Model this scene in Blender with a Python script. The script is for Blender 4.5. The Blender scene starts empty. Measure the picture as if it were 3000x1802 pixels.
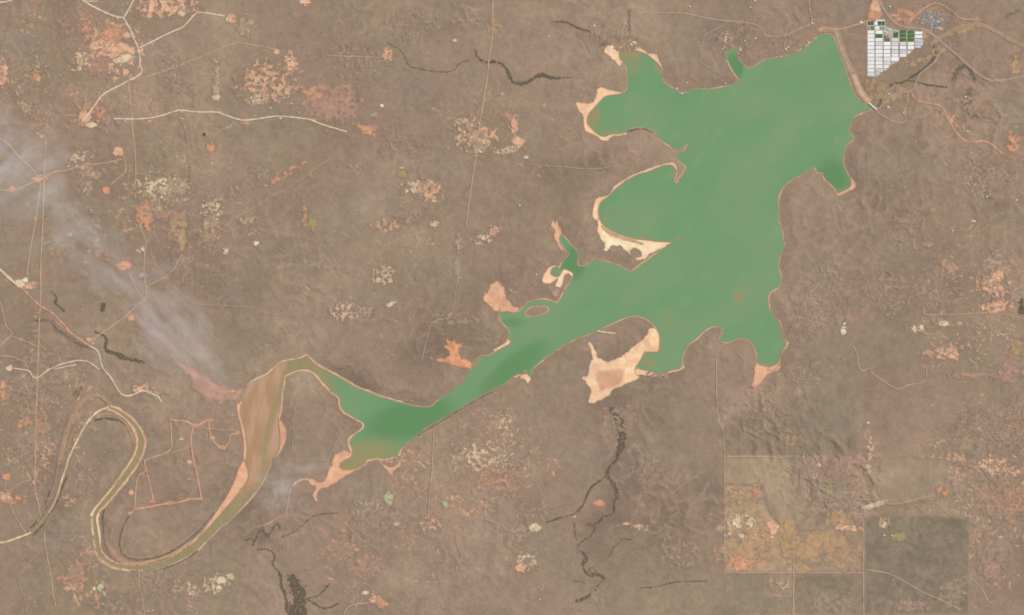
import bpy, math, random
import numpy as np

# ------------------------------------------------------------------ camera, sky, sun, exposure
scene = bpy.context.scene
COL = scene.collection
S = 4.0                                  # metres of ground per photo pixel (the photo is 3000 x 1802)
CAM_H = 40000.0
cam_data = bpy.data.cameras.new('camera')
cam_data.sensor_width = 36.0
cam_data.lens = 36.0 * CAM_H / (3000 * S)
cam_data.clip_start = 100.0
cam_data.clip_end = 300000.0
cam = bpy.data.objects.new('camera', cam_data)
cam.location = (0, 0, CAM_H)
cam.rotation_euler = (0, 0, 0)
COL.objects.link(cam)
scene.camera = cam

SUN_EL, SUN_AZ = math.radians(52), math.radians(62)     # azimuth clockwise from north (image up)
world = bpy.data.worlds.new("World")
scene.world = world
world.use_nodes = True
wn = world.node_tree
sky = wn.nodes.new('ShaderNodeTexSky')
sky.sky_type = 'NISHITA'
sky.sun_disc = False
sky.sun_elevation = SUN_EL
sky.sun_rotation = SUN_AZ
wn.links.new(sky.outputs[0], wn.nodes['Background'].inputs[0])
wn.nodes['Background'].inputs[1].default_value = 0.07
sun_d = bpy.data.lights.new('sun', 'SUN')
sun_d.energy = 3.6
sun_d.angle = math.radians(0.5)
sun_d.color = (1.0, 0.95, 0.88)
sun = bpy.data.objects.new('sun', sun_d)
sun.rotation_euler = (math.radians(90) - SUN_EL, 0, math.pi - SUN_AZ)
sun.location = (3000, 3000, 8000)
COL.objects.link(sun)
scene.view_settings.view_transform = 'Standard'
scene.view_settings.look = 'None'
scene.view_settings.gamma = 1.0
scene.view_settings.use_curve_mapping = False
scene.view_settings.exposure = 0.9
scene.cycles.max_bounces = 4
scene.cycles.volume_bounces = 1
scene.cycles.transparent_max_bounces = 64
GAIN = (2.22, 2.17, 2.12)                # picture brightness of a flat surface of base colour 1

# ------------------------------------------------------------------ coordinates of the survey
def T(c, r, pts):
    k = 750 / 2471.0 if r < 3 else 750 / 2462.0
    y0 = (0, 450, 900, 1350)[r]
    return [(c * 750 + p[0] * k, y0 + p[1] * k) for p in pts]
def F(pts):
    k = 3000 / 2471.0
    return [(p[0] * k, p[1] * k) for p in pts]
def lin(v):
    v = v / 255.0
    return v / 12.92 if v <= 0.04045 else ((v + 0.055) / 1.055) ** 2.4
def C(r, g, b):
    return tuple(min(0.85, lin(v) / k) for v, k in zip((r, g, b), GAIN)) + (1.0,)

# ------------------------------------------------------------------ noise
_rng = np.random.RandomState(7)
PERM = np.concatenate([_rng.permutation(512)] * 3).astype(np.int32)
_an = _rng.rand(512) * 2 * np.pi
GRX, GRY = np.cos(_an).astype(np.float32), np.sin(_an).astype(np.float32)
def perlin(x, y, seed=0):
    xi = np.floor(x); yi = np.floor(y)
    xf = (x - xi).astype(np.float32); yf = (y - yi).astype(np.float32)
    xi = xi.astype(np.int64) & 511; yi = (yi.astype(np.int64) + seed * 37) & 511
    u = xf * xf * xf * (xf * (xf * 6 - 15) + 10); v = yf * yf * yf * (yf * (yf * 6 - 15) + 10)
    def g(dx, dy):
        h = PERM[PERM[(xi + dx) & 511] + ((yi + dy) & 511)]
        return GRX[h] * (xf - dx) + GRY[h] * (yf - dy)
    a = g(0, 0) + u * (g(1, 0) - g(0, 0))
    b = g(0, 1) + u * (g(1, 1) - g(0, 1))
    return (a + v * (b - a)) * 1.5
def fbm(x, y, scale, octv=3, seed=0, gain=0.5):
    s = 0; a = 1.0; n = 0
    for o in range(octv):
        s = s + a * perlin(x / scale * 2 ** o + 17.3 * o + seed * 3.1, y / scale * 2 ** o - 9.7 * o, seed + o)
        n += a; a *= gain
    return s / n
def ridged(x, y, scale, octv=3, seed=0):
    s = 0; a = 1.0; n = 0
    for o in range(octv):
        s = s + a * (1 - 2 * np.abs(perlin(x / scale * 2 ** o + 5.3 * o, y / scale * 2 ** o + 3.9 * o, seed + o)))
        n += a; a *= 0.5
    return s / n
def sstep(a, b, x):
    t = np.clip((x - a) / (b - a), 0, 1)
    return t * t * (3 - 2 * t)

# ------------------------------------------------------------------ polylines and polygons
def chaikin(p, n=1, closed=True):
    p = np.array(p, float)
    for _ in range(n):
        q = np.roll(p, -1, 0) if closed else p[1:]
        b = p if closed else p[:-1]
        m = np.empty((len(b) * 2, p.shape[1]))
        m[0::2] = b * 0.75 + q * 0.25; m[1::2] = b * 0.25 + q * 0.75
        if not closed:
            m = np.vstack([p[:1], m, p[-1:]])
        p = m
    return p
def poly_sdf(X, Y, pts, smooth=1):
    """signed distance in photo pixels, positive inside"""
    p = chaikin(pts, smooth) if smooth else np.array(pts, float)
    d = np.full(X.shape, 1e9, np.float32); ins = np.zeros(X.shape, bool)
    for (ax, ay), (bx, by) in zip(p, np.roll(p, -1, 0)):
        ex, ey = bx - ax, by - ay
        t = np.clip(((X - ax) * ex + (Y - ay) * ey) / (ex * ex + ey * ey + 1e-9), 0, 1)
        d = np.minimum(d, (X - ax - t * ex) ** 2 + (Y - ay - t * ey) ** 2)
        if ay != by:
            ins ^= ((ay > Y) != (by > Y)) & (X < (bx - ax) * (Y - ay) / (by - ay) + ax)
    d = np.sqrt(d)
    return np.where(ins, d, -d)
def line_sdf(X, Y, pts, smooth=1):
    """half width minus distance to a polyline of (x, y, half_width)"""
    p = chaikin(pts, smooth, False) if smooth else np.array(pts, float)
    f = np.full(X.shape, -1e9, np.float32)
    for a, b in zip(p[:-1], p[1:]):
        ex, ey = b[0] - a[0], b[1] - a[1]
        t = np.clip(((X - a[0]) * ex + (Y - a[1]) * ey) / (ex * ex + ey * ey + 1e-9), 0, 1)
        f = np.maximum(f, a[2] + t * (b[2] - a[2]) - np.sqrt((X - a[0] - t * ex) ** 2 + (Y - a[1] - t * ey) ** 2))
    return f

# ------------------------------------------------------------------ shoreline of the reservoir and the river (photo pixels)
SHORE = (
 T(3, 0, [(530,325),(620,325),(660,430),(700,540),(740,640),(770,740),(800,820),(840,920),(880,965),(940,1000),(990,1025),(1012,1048),
          (970,1065),(900,1090),(850,1110),(815,1150),(795,1210),(780,1270),(815,1310),(830,1345),(775,1375),(745,1420),(735,1483)]) +
 T(3, 1, [(725,80),(745,150),(780,220),(800,290),(780,330),(720,360),(670,385),(650,340),(620,310),(570,270),(540,235),(530,190),(500,180),
          (465,185),(465,130),(400,150),(350,190),(280,225),(210,260),(150,320),(110,380),(95,450),(95,520),(110,590),(95,650),(125,690),
          (140,760),(145,840),(165,900),(115,980),(100,1060),(100,1120),(125,1170),(125,1280),(60,1310),(5,1350),(0,1420),(10,1480)]) +
 T(3, 2, [(30,60),(90,130),(115,180),(125,270),(150,320),(180,345),(130,420),(115,470),(100,530),(60,560),(0,572)]) +
 T(2, 2, [(2400,555),(2365,520),(2365,470),(2345,400),(2310,340),(2270,305),(2190,300),(2120,325),(2070,345),(2000,325),(2010,270),
          (2040,235),(2020,195),(1950,180),(1890,205),(1840,240),(1780,305),(1710,355),(1670,420),(1640,490),(1645,550),(1610,600),
          (1530,605),(1480,635),(1400,635),(1300,610),(1220,590),(1200,570),(1250,520),(1255,480),(1290,440),(1340,440),(1420,430),
          (1425,360),(1430,290),(1410,220),(1360,160),(1300,115),(1210,80),(1150,85),(1060,110),(960,160),(870,200),(790,245),(700,275),
          (600,310),(520,360),(440,410),(360,460),(280,520),(230,560),(190,610),(185,680),(150,640),(120,600),(105,650),(80,640),(40,650),(0,680)]) +
 T(1, 2, [(2400,740),(2290,790),(2220,830),(2120,880),(2060,920),(1960,980),(1860,1040),(1740,1105),(1640,1160),(1580,1220),(1500,1290),
          (1430,1330),(1390,1370),(1375,1420),(1330,1440),(1250,1470),(1150,1450),(1060,1478)]) +
 T(1, 3, [(1030,40),(960,72),(880,85),(815,75),(805,40),(850,5)]) +
 T(1, 2, [(935,1440),(930,1380),(900,1310),(920,1260),(960,1220),(1020,1190),(1050,1150),(1035,1110),(980,1085),(920,1050),(850,1010),
          (825,980),(812,920),(815,890),(790,860),(740,830),(690,770),(640,720),(600,660),(550,620),(490,600),(430,600),(370,615),(290,650),
          (270,665),(262,740),(245,840),(240,930),(225,1030),(215,1060),(215,1140),(232,1230),(230,1340),(195,1420),(150,1480)]) +
 T(1, 3, [(110,80),(75,170),(0,290)]) +
 T(0, 3, [(2400,350),(2330,430),(2260,510),(2200,570),(2130,620),(2000,740),(1960,790),(1850,890),(1740,950),(1640,1000),(1500,1040),
          (1350,1052),(1200,1040),(1100,1020),(1040,985),(980,945),(945,900),(960,880),(1010,930),(1060,975),(1150,1000),(1300,1012),(1450,992),(1600,955),
          (1700,900),(1850,800),(1960,700),(2060,590),(2200,430),(2370,220),(2400,130),(2350,0)]) +
 T(0, 2, [(2380,1480),(2390,1330),(2370,1200),(2340,1100),(2322,1000),(2330,930),(2350,850),(2370,790),(2400,745)]) +
 T(1, 2, [(0,705),(60,680),(140,630),(200,570),(280,520),(400,505),(470,478),(490,465),(540,525),(600,575),(680,608),(760,655),(850,705),
          (950,765),(1050,805),(1180,860),(1280,885),(1380,915),(1480,945),(1600,964),(1705,960),(1730,920),(1800,870),(1880,820),(1960,755),
          (2030,690),(2060,640),(2090,580),(2110,530),(2130,490),(2180,465),(2240,472),(2300,440),(2380,395),(2440,365),(2471,330),(2430,300),
          (2440,275),(2450,240),(2430,200),(2380,150),(2350,110),(2335,60),(2355,15)]) +
 F([(1203,757),(1222,752),(1240,757),(1255,751),(1264,740),(1273,729),(1297,723),(1320,723),(1341,731)]) +
 T(2, 1, [(430,1450),(470,1400),(500,1340),(540,1270),(580,1200),(598,1160),(560,1130),(510,1110),(480,1125),(465,1165),(440,1190),(400,1178),
          (372,1160),(390,1110),(430,1092),(460,1112),(480,1060),(510,1010),(550,990),(545,950),(510,930),(490,880),(460,840),(470,790),(488,790),
          (530,835),(570,880),(620,920),(645,990),(630,1050),(640,1090),(720,1085),(750,1045),(800,1020),(860,1035),(950,1055),(1040,1080),
          (1090,1115),(1140,1140),(1200,1110),(1250,1065),(1320,1020),(1400,960),(1480,905),(1560,855),(1490,850),(1400,850),(1300,830),
          (1200,825),(1100,800),(1000,760),(920,720),(870,680),(845,620),(835,550),(845,490),(880,450),(940,410),(980,360),(1020,330),(1090,270),
          (1150,235),(1220,200),(1320,180),(1400,140),(1470,115),(1530,110),(1570,140),(1590,190),(1570,230),(1565,280),(1600,290),(1610,235),
          (1650,210),(1660,170),(1690,130),(1640,92),(1590,55)]) +
 T(2, 0, [(1590,1478),(1650,1472),(1690,1410),(1715,1345),(1690,1390),(1640,1440),(1560,1450),(1530,1410),(1480,1380),(1420,1340),(1390,1290),
          (1340,1250),(1250,1225),(1150,1235),(1110,1260),(1080,1285),(1000,1290),(950,1290),(900,1318),(850,1310),(800,1270),(760,1230),
          (725,1190),(730,1130),(760,1080),(800,1040),(850,980),(900,930),(980,920),(1060,910),(1110,870),(1120,800),(1105,720),(1110,650),
          (1080,600),(1040,560),(1030,510),(1070,490),(1150,490),(1230,500),(1300,530),(1360,580),(1420,630),(1450,680),(1440,740),(1460,790),
          (1530,840),(1590,870),(1630,910),(1700,895),(1770,850),(1850,860),(1950,860),(2060,835),(2150,810),(2200,780),(2150,710),(2110,650),
          (2080,580),(2060,520),(2060,495),(2140,480),(2160,440),(2180,430),(2190,470),(2165,500),(2180,560),(2230,620),(2280,660),(2340,640),
          (2400,600),(2471,565)]) +
 T(3, 0, [(100,555),(180,545),(250,510),(330,480),(390,435),(440,385),(490,340)]))
ISLAND = T(2, 2, [(122,72),(128,34),(165,0),(230,-14),(315,-14),(368,4),(352,42),(290,75),(210,90),(150,92)])
NARROW = ([p + (w,) for p, w in zip(T(0, 3, [(985,930),(950,880),(934,800),(924,700),(910,610),(903,545),(930,480),(1000,405),(1100,290),(1200,150),(1290,30)]),
                                     (5, 5.5, 5, 4.5, 4, 3, 3.5, 4.5, 5.5, 7, 8))] +
          [p + (w,) for p, w in zip(T(0, 2, [(1350,1400),(1368,1290),(1340,1200),(1290,1120),(1210,1050),(1120,988),(1050,968)]),
                                     (8, 7.5, 5.5, 4.5, 4, 3, 1.5))])
UPPER = [p + (w,) for p, w in zip(T(0, 3, [(470,490),(430,555),(350,650),(300,690)]), (2, 4.5, 4, 1.5))]

# ------------------------------------------------------------------ the terrain grid
STEP = 3.0
MARG = 60
core_x = np.arange(-MARG, 3000 + MARG + 0.1, STEP)
core_y = np.arange(-MARG, 1802 + MARG + 0.1, STEP)
ring = np.cumsum(STEP * 1.75 ** np.arange(1, 15))
gx = np.concatenate([core_x[0] - ring[::-1], core_x, core_x[-1] + ring])
gy = np.concatenate([core_y[0] - ring[::-1], core_y, core_y[-1] + ring])
R = len(ring); NX, NY = len(gx), len(gy)
GX, GY = np.meshgrid(gx.astype(np.float32), gy.astype(np.float32))

LIM = 130.0
def water_field(X, Y):
    """signed distance to the waterline, positive on land; X, Y a regular window"""
    d = np.full(X.shape, LIM ** 2, np.float32); ins = np.zeros(X.shape, bool)
    xs, ys = X[0], Y[:, 0]
    def add(p, d, ins):
        for (ax, ay), (bx, by) in zip(p, np.roll(p, -1, 0)):
            i0, i1 = np.searchsorted(xs, (min(ax, bx) - LIM, max(ax, bx) + LIM)); j0, j1 = np.searchsorted(ys, (min(ay, by) - LIM, max(ay, by) + LIM))
            if i1 > i0 and j1 > j0:
                x = X[j0:j1, i0:i1]; y = Y[j0:j1, i0:i1]
                ex, ey = np.float32(bx - ax), np.float32(by - ay)
                t = np.clip(((x - ax) * ex + (y - ay) * ey) / (ex * ex + ey * ey + 1e-9), 0, 1)
                d[j0:j1, i0:i1] = np.minimum(d[j0:j1, i0:i1], (x - ax - t * ex) ** 2 + (y - ay - t * ey) ** 2)
            if ay != by:
                j0, j1 = np.searchsorted(ys, (min(ay, by), max(ay, by)))
                if j1 > j0:
                    yy = ys[j0:j1]; xc = (bx - ax) * (yy - ay) / (by - ay) + ax
                    ins[j0:j1] ^= xs[None, :] < xc[:, None]
    add(chaikin(SHORE, 1), d, ins); add(chaikin(ISLAND, 2), d, ins)
    D = np.where(ins, -np.sqrt(d), np.sqrt(d))
    for ln in (NARROW, UPPER):
        p = np.array(ln); i0, i1 = np.searchsorted(xs, (p[:, 0].min() - LIM, p[:, 0].max() + LIM)); j0, j1 = np.searchsorted(ys, (p[:, 1].min() - LIM, p[:, 1].max() + LIM))
        if i1 > i0 and j1 > j0:
            D[j0:j1, i0:i1] = np.minimum(D[j0:j1, i0:i1], -line_sdf(X[j0:j1, i0:i1], Y[j0:j1, i0:i1], ln, 2))
    n = fbm(X, Y, 14.0, 2, 3) * 1.3 + fbm(X, Y, 45.0, 2, 5) * 1.2
    return D + n * sstep(0, 6, np.abs(D) + 3) * 0.8
D = water_field(GX, GY)

def blob(X, Y, cx, cy, rx, ry, ang=0):
    a = math.radians(ang); dx, dy = X - cx, Y - cy
    u = (dx * math.cos(a) + dy * math.sin(a)) / rx; v = (-dx * math.sin(a) + dy * math.cos(a)) / ry
    return 1 - np.sqrt(u * u + v * v)

warpx, warpy = fbm(GX, GY, 90, 2, 41) * 30, fbm(GX, GY, 90, 2, 42) * 30
gully = ridged(GX + warpx, GY + warpy, 52.0, 3, 11)
rough = sstep(-0.25, 0.35, fbm(GX, GY, 420, 2, 13)) * 0.55 + 0.35
rough = np.maximum(rough, (1 - sstep(10, 110, np.abs(D))) * 1.15)
for bx, by, br, bv in ((2440, 1400, 230, 2.3), (2250, 1250, 220, 1.8), (2880, 1450, 220, 1.2), (2820, 330, 260, 1.2), (2330, 900, 150, 1.3), (1750, 140, 200, .9)):
    rough = np.maximum(rough, bv * sstep(0, 0.6, blob(GX, GY, bx, by, br, br)))
relief = fbm(GX, GY, 330, 3, 21) * 16 + gully * 8.0 * rough + fbm(GX, GY, 20, 2, 23) * 1.1 * rough
relief += 9
calm = sstep(0, 46, D)
H = np.where(D > 0, np.minimum(D, 70) * 0.10 + calm * np.maximum(relief, -4 + 0 * D) * 1.0, np.maximum(D * 0.35, -12.0))
# flat platform under the netted crops, the village and the dam approaches
flat = np.maximum(sstep(0, .25, blob(GX, GY, 2630, 120, 190, 190)), sstep(0, .3, blob(GX, GY, 2480, 210, 150, 190, -20)))
H = np.where(D > 0, H * (1 - flat) + flat * np.minimum(D, 60) * 0.12, H)
H = H.astype(np.float32)

def terr(px, py):
    px = np.asarray(px, float); py = np.asarray(py, float)
    fi = np.clip((px - core_x[0]) / STEP, 0, len(core_x) - 1.001); fj = np.clip((py - core_y[0]) / STEP, 0, len(core_y) - 1.001)
    i = np.floor(fi).astype(int); j = np.floor(fj).astype(int); u = fi - i; v = fj - j
    i += R; j += R
    z00, z10, z01, z11 = H[j, i], H[j, i + 1], H[j + 1, i], H[j + 1, i + 1]
    return np.where(u >= v, z00 + u * (z10 - z00) + v * (z11 - z10), z00 + v * (z01 - z00) + u * (z11 - z01))
def gfield(A, px, py):
    fi = np.clip((np.asarray(px, float) - core_x[0]) / STEP, 0, len(core_x) - 1.001); fj = np.clip((np.asarray(py, float) - core_y[0]) / STEP, 0, len(core_y) - 1.001)
    i = np.floor(fi).astype(int); j = np.floor(fj).astype(int); u = fi - i; v = fj - j; i += R; j += R
    return np.where(u >= v, A[j, i] + u * (A[j, i + 1] - A[j, i]) + v * (A[j + 1, i + 1] - A[j, i + 1]),
                    A[j, i] + v * (A[j + 1, i] - A[j, i]) + u * (A[j + 1, i + 1] - A[j + 1, i]))
def wpos(px, py, z=0.0):
    return ((px - 1500) * S, (901 - py) * S, z)

# ------------------------------------------------------------------ object helpers
def tag(o, label=None, cat=None, group=None, kind=None):
    if label: o['label'] = label
    if cat: o['category'] = cat
    if group: o['group'] = group
    if kind: o['kind'] = kind
    return o
def np_mesh(name, V, tris, mat, attrs=None, smooth=False, parent=None):
    me = bpy.data.meshes.new(name)
    V = np.ascontiguousarray(V, np.float32); tris = np.ascontiguousarray(tris, np.int32)
    me.vertices.add(len(V)); me.vertices.foreach_set('co', V.ravel())
    me.loops.add(tris.size); me.loops.foreach_set('vertex_index', tris.ravel())
    me.polygons.add(len(tris)); me.polygons.foreach_set('loop_start', np.arange(0, tris.size, tris.shape[1], dtype=np.int32))
    me.update(calc_edges=True)
    if smooth: me.polygons.foreach_set('use_smooth', np.ones(len(tris), bool))
    for k, a in (attrs or {}).items():
        at = me.attributes.new(k, 'FLOAT', 'POINT'); at.data.foreach_set('value', np.ascontiguousarray(a, np.float32).ravel())
    if mat: me.materials.append(mat)
    o = bpy.data.objects.new(name, me); COL.objects.link(o)
    if parent: o.parent = parent
    return o
def py_mesh(name, verts, faces, mat=None, parent=None, mats=None, midx=None):
    me = bpy.data.meshes.new(name); me.from_pydata(verts, [], faces); me.update()
    for m in (mats or ([mat] if mat else [])): me.materials.append(m)
    if midx: me.polygons.foreach_set('material_index', midx)
    o = bpy.data.objects.new(name, me); COL.objects.link(o)
    if parent: o.parent = parent
    return o
def empty(name, loc, rz=0):
    o = bpy.data.objects.new(name, None); o.location = loc; o.rotation_euler = (0, 0, rz); COL.objects.link(o); return o

def region(name, field, bbox, mat, off=0.6, k=2, land=True, attrs=None, z=None):
    """mesh of the part of the ground where field(X, Y) > 0, lying on the terrain's own triangles"""
    x0, y0, x1, y1 = bbox
    st = STEP / k
    i0 = math.floor((max(x0, core_x[0]) - core_x[0]) / STEP); i1 = math.ceil((min(x1, core_x[-1]) - core_x[0]) / STEP)
    j0 = math.floor((max(y0, core_y[0]) - core_y[0]) / STEP); j1 = math.ceil((min(y1, core_y[-1]) - core_y[0]) / STEP)
    xs = core_x[0] + STEP * i0 + st * np.arange((i1 - i0) * k + 1); ys = core_y[0] + STEP * j0 + st * np.arange((j1 - j0) * k + 1)
    X, Y = np.meshgrid(xs.astype(np.float32), ys.astype(np.float32))
    f = field(X, Y)
    if land: f = np.minimum(f, gfield(D, X, Y) + 0.0)
    Z = terr(X, Y) + off if z is None else np.full(X.shape, z)
    n, m = X.shape
    idx = np.arange(n * m).reshape(n, m)
    a, b, c, d = idx[:-1, :-1].ravel(), idx[:-1, 1:].ravel(), idx[1:, 1:].ravel(), idx[1:, :-1].ravel()
    tri = np.vstack([np.stack([a, c, b], 1), np.stack([a, d, c], 1)])     # counter-clockwise seen from above
    P = np.stack([(X.ravel() - 1500) * S, (901 - Y.ravel()) * S, Z.ravel()], 1).astype(np.float32)
    ff = f.ravel(); extra = {kk: fn(X, Y).ravel() for kk, fn in (attrs or {}).items()}
    inside = ff[tri] > 0; cnt = inside.sum(1)
    full = tri[cnt == 3]
    used = np.unique(full); remap = np.full(len(P), -1); remap[used] = np.arange(len(used))
    Vs = [P[used]]; Fs = [remap[full]]; Es = [ff[used]]; Xs = {kk: [v[used]] for kk, v in extra.items()}
    base = len(used)
    def cut(p, q):
        t = (ff[p] / (ff[p] - ff[q]))[:, None]
        return P[p] + t * (P[q] - P[p]), {kk: v[p] + t[:, 0] * (v[q] - v[p]) for kk, v in extra.items()}
    for want in (1, 2):
        tr = tri[cnt == want]
        if not len(tr): continue
        ins = inside[cnt == want]
        odd = np.argmax(ins, 1) if want == 1 else np.argmin(ins, 1)
        rr = np.arange(len(tr)); p = tr[rr, odd]; q = tr[rr, (odd + 1) % 3]; s = tr[rr, (odd + 2) % 3]
        if want == 1:
            vq, eq = cut(p, q); vs, es = cut(p, s); N = len(tr)
            Vs += [P[p], vq, vs]; Es += [ff[p], np.zeros(N), np.zeros(N)]
            for kk in extra: Xs[kk] += [extra[kk][p], eq[kk], es[kk]]
            Fs.append(np.stack([base + rr, base + N + rr, base + 2 * N + rr], 1)); base += 3 * N
        else:
            vq, eq = cut(q, p); vs, es = cut(s, p); N = len(tr)
            Vs += [P[q], P[s], vs, vq]; Es += [ff[q], ff[s], np.zeros(N), np.zeros(N)]
            for kk in extra: Xs[kk] += [extra[kk][q], extra[kk][s], es[kk], eq[kk]]
            Fs.append(np.stack([base + rr, base + N + rr, base + 2 * N + rr], 1)); Fs.append(np.stack([base + rr, base + 2 * N + rr, base + 3 * N + rr], 1)); base += 4 * N
    V = np.vstack(Vs); T3 = np.vstack(Fs)
    if not len(T3): return None
    at = {'edge': np.concatenate(Es)}; at.update({kk: np.concatenate(v) for kk, v in Xs.items()})
    return np_mesh(name, V, T3, mat, at)
def bounds(pts, pad=12):
    p = np.array([q[:2] for q in pts]); return (p[:, 0].min() - pad, p[:, 1].min() - pad, p[:, 0].max() + pad, p[:, 1].max() + pad)
def rag(X, Y, amp, scale, seed):
    return fbm(X, Y, scale, 3, seed, 0.6) * amp * 1.6

# ------------------------------------------------------------------ materials
def new_mat(name):
    m = bpy.data.materials.new(name); m.use_nodes = True
    nt = m.node_tree; b = nt.nodes['Principled BSDF']
    b.inputs['Roughness'].default_value = 0.95
    b.inputs['Specular IOR Level'].default_value = 0.1
    return m, nt, b
def N_noise(nt, metres, detail=3.0, rough=0.55, stretch=None, rot=0.0):
    tc = nt.nodes.new('ShaderNodeTexCoord'); n = nt.nodes.new('ShaderNodeTexNoise')
    n.inputs['Scale'].default_value = 1.0 / metres; n.inputs['Detail'].default_value = detail; n.inputs['Roughness'].default_value = rough
    if stretch:
        mp = nt.nodes.new('ShaderNodeMapping'); mp.inputs['Scale'].default_value = (1.0, stretch, 1.0)
        mp2 = nt.nodes.new('ShaderNodeMapping'); mp2.inputs['Rotation'].default_value = (0, 0, rot)
        nt.links.new(tc.outputs['Object'], mp2.inputs[0]); nt.links.new(mp2.outputs[0], mp.inputs[0]); nt.links.new(mp.outputs[0], n.inputs['Vector'])
    else:
        nt.links.new(tc.outputs['Object'], n.inputs['Vector'])
    return n.outputs['Fac']
def N_range(nt, v, a, b, c=0.0, d=1.0):
    r = nt.nodes.new('ShaderNodeMapRange'); r.interpolation_type = 'SMOOTHSTEP' if (c, d) == (0.0, 1.0) else 'LINEAR'
    for i, x in enumerate((a, b, c, d)): r.inputs[i + 1].default_value = x
    nt.links.new(v, r.inputs[0]); return r.outputs[0]
def N_mix(nt, f, a, b):
    x = nt.nodes.new('ShaderNodeMix'); x.data_type = 'RGBA'
    for s, v in ((x.inputs[0], f), (x.inputs[6], a), (x.inputs[7], b)):
        if isinstance(v, bpy.types.NodeSocket): nt.links.new(v, s)
        else: s.default_value = v
    return x.outputs[2]
def N_gain(nt, col, f):
    x = nt.nodes.new('ShaderNodeVectorMath'); x.operation = 'SCALE'
    nt.links.new(col, x.inputs[0])
    if isinstance(f, bpy.types.NodeSocket): nt.links.new(f, x.inputs['Scale'])
    else: x.inputs['Scale'].default_value = f
    return x.outputs[0]
def N_attr(nt, name):
    a = nt.nodes.new('ShaderNodeAttribute'); a.attribute_name = name; return a.outputs['Fac']
PINK, OLIVE, GREY = C(164,137,115), C(158,136,111), C(159,138,118)
def ground_colour(nt, pink=PINK, olive=OLIVE, grey=GREY):
    col = N_mix(nt, N_range(nt, N_noise(nt, 1300, 4), .38, .62), pink, olive)
    col = N_mix(nt, N_range(nt, N_noise(nt, 700, 4, .6), .5, .68), col, grey)
    col = N_mix(nt, N_range(nt, N_noise(nt, 190, 5, .65), .56, .9), col, C(176,142,116))
    col = N_mix(nt, N_range(nt, N_noise(nt, 150, 5, .65), .58, .9), col, C(133,114,95))
    return col
def grain(nt, col, big=.09, mid=.15, fine=.17):
    col = N_gain(nt, col, N_range(nt, N_noise(nt, 260, 5, .6), .25, .75, 1 - big, 1 + big))
    col = N_gain(nt, col, N_range(nt, N_noise(nt, 75, 4, .6), .2, .8, 1 - mid, 1 + mid))
    return N_gain(nt, col, N_range(nt, N_noise(nt, 16, 2, .6), .2, .8, 1 - fine, 1 + fine))
_mats = {}
def soil(name, a, b, metres=60, edge=None, ew=4.0, big=.05, mid=.10, fine=.10, blend=0.0):
    if name in _mats: return _mats[name]
    m, nt, bs = new_mat(name)
    col = N_mix(nt, N_range(nt, N_noise(nt, metres, 4, .6), .36, .64), a, b)
    if blend: col = N_mix(nt, blend, col, ground_colour(nt))
    if edge is not None:
        e = N_attr(nt, 'edge')
        if edge == 'ground':
            rim_ = tuple(.62 * b[i] + .38 * PINK[i] for i in range(3)) + (1,)
            col = N_mix(nt, N_range(nt, e, ew * .3, ew * 1.5), rim_, col)
            col = N_mix(nt, N_range(nt, e, 0, ew * .7), ground_colour(nt), col)
        else:
            col = N_mix(nt, N_range(nt, e, 0, ew), edge, col)
    nt.links.new(grain(nt, col, big, mid, fine), bs.inputs['Base Color'])
    _mats[name] = m
    return m

# ================================================================== SETTING
# ground sheet, to the horizon
m, nt, bs = new_mat('dry_bushveld')
col = ground_colour(nt)
tone = N_attr(nt, 'tone')
col = N_mix(nt, N_range(nt, tone, 0, 1), col, C(184,158,131))
col = N_mix(nt, N_range(nt, tone, 0, -1), col, C(138,116,97))
# ground paler on the crests of the gullied land, darker in its creases
gl = N_attr(nt, 'gully')
col = N_mix(nt, N_range(nt, gl, .25, 1.1), col, C(178,148,124))
col = N_mix(nt, N_range(nt, gl, -.1, -.9), col, C(124,110,92))
nt.links.new(grain(nt, col), bs.inputs['Base Color'])
tone_a = fbm(GX, GY, 420, 4, 61, .6) * 1.3
for bx, by, rx, ry, v in ((620, 830, 420, 200, -.35), (1500, 1000, 300, 120, -.25), (2200, 750, 190, 330, -.15), (1900, 1500, 260, 260, -.45), (1000, 1130, 120, 160, -.55),
                          (550, 1450, 150, 150, -.25), (1250, 1180, 160, 60, -.45), (1750, 480, 250, 60, -.4), (2420, 180, 60, 110, -.8), (1300, 1700, 350, 120, .5),
                          (2650, 750, 300, 250, .15), (200, 500, 250, 400, .25), (1150, 620, 300, 150, -.3), (2600, 1380, 180, 110, .5), (2560, 480, 160, 110, .35), (1650, 120, 200, 120, -.05), (2480, 1000, 300, 200, .1)):  # the pale upper west patch puts haze into the ground tone
    tone_a += v * sstep(0, 1, blob(GX, GY, bx, by, rx, ry))
idx = np.arange(NX * NY).reshape(NY, NX)
a, b, c, d = idx[:-1, :-1].ravel(), idx[:-1, 1:].ravel(), idx[1:, 1:].ravel(), idx[1:, :-1].ravel()
P = np.stack([(GX.ravel() - 1500) * S, (901 - GY.ravel()) * S, H.ravel()], 1)
ground = np_mesh('ground', P, np.vstack([np.stack([a, c, b], 1), np.stack([a, d, c], 1)]), m,
                 {'tone': np.clip(tone_a, -1, 1), 'gully': np.clip(gully * rough, -1.5, 1.5) * calm}, smooth=True)
tag(ground, 'dry brown bushveld ground around the green reservoir', 'ground', kind='structure')

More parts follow.
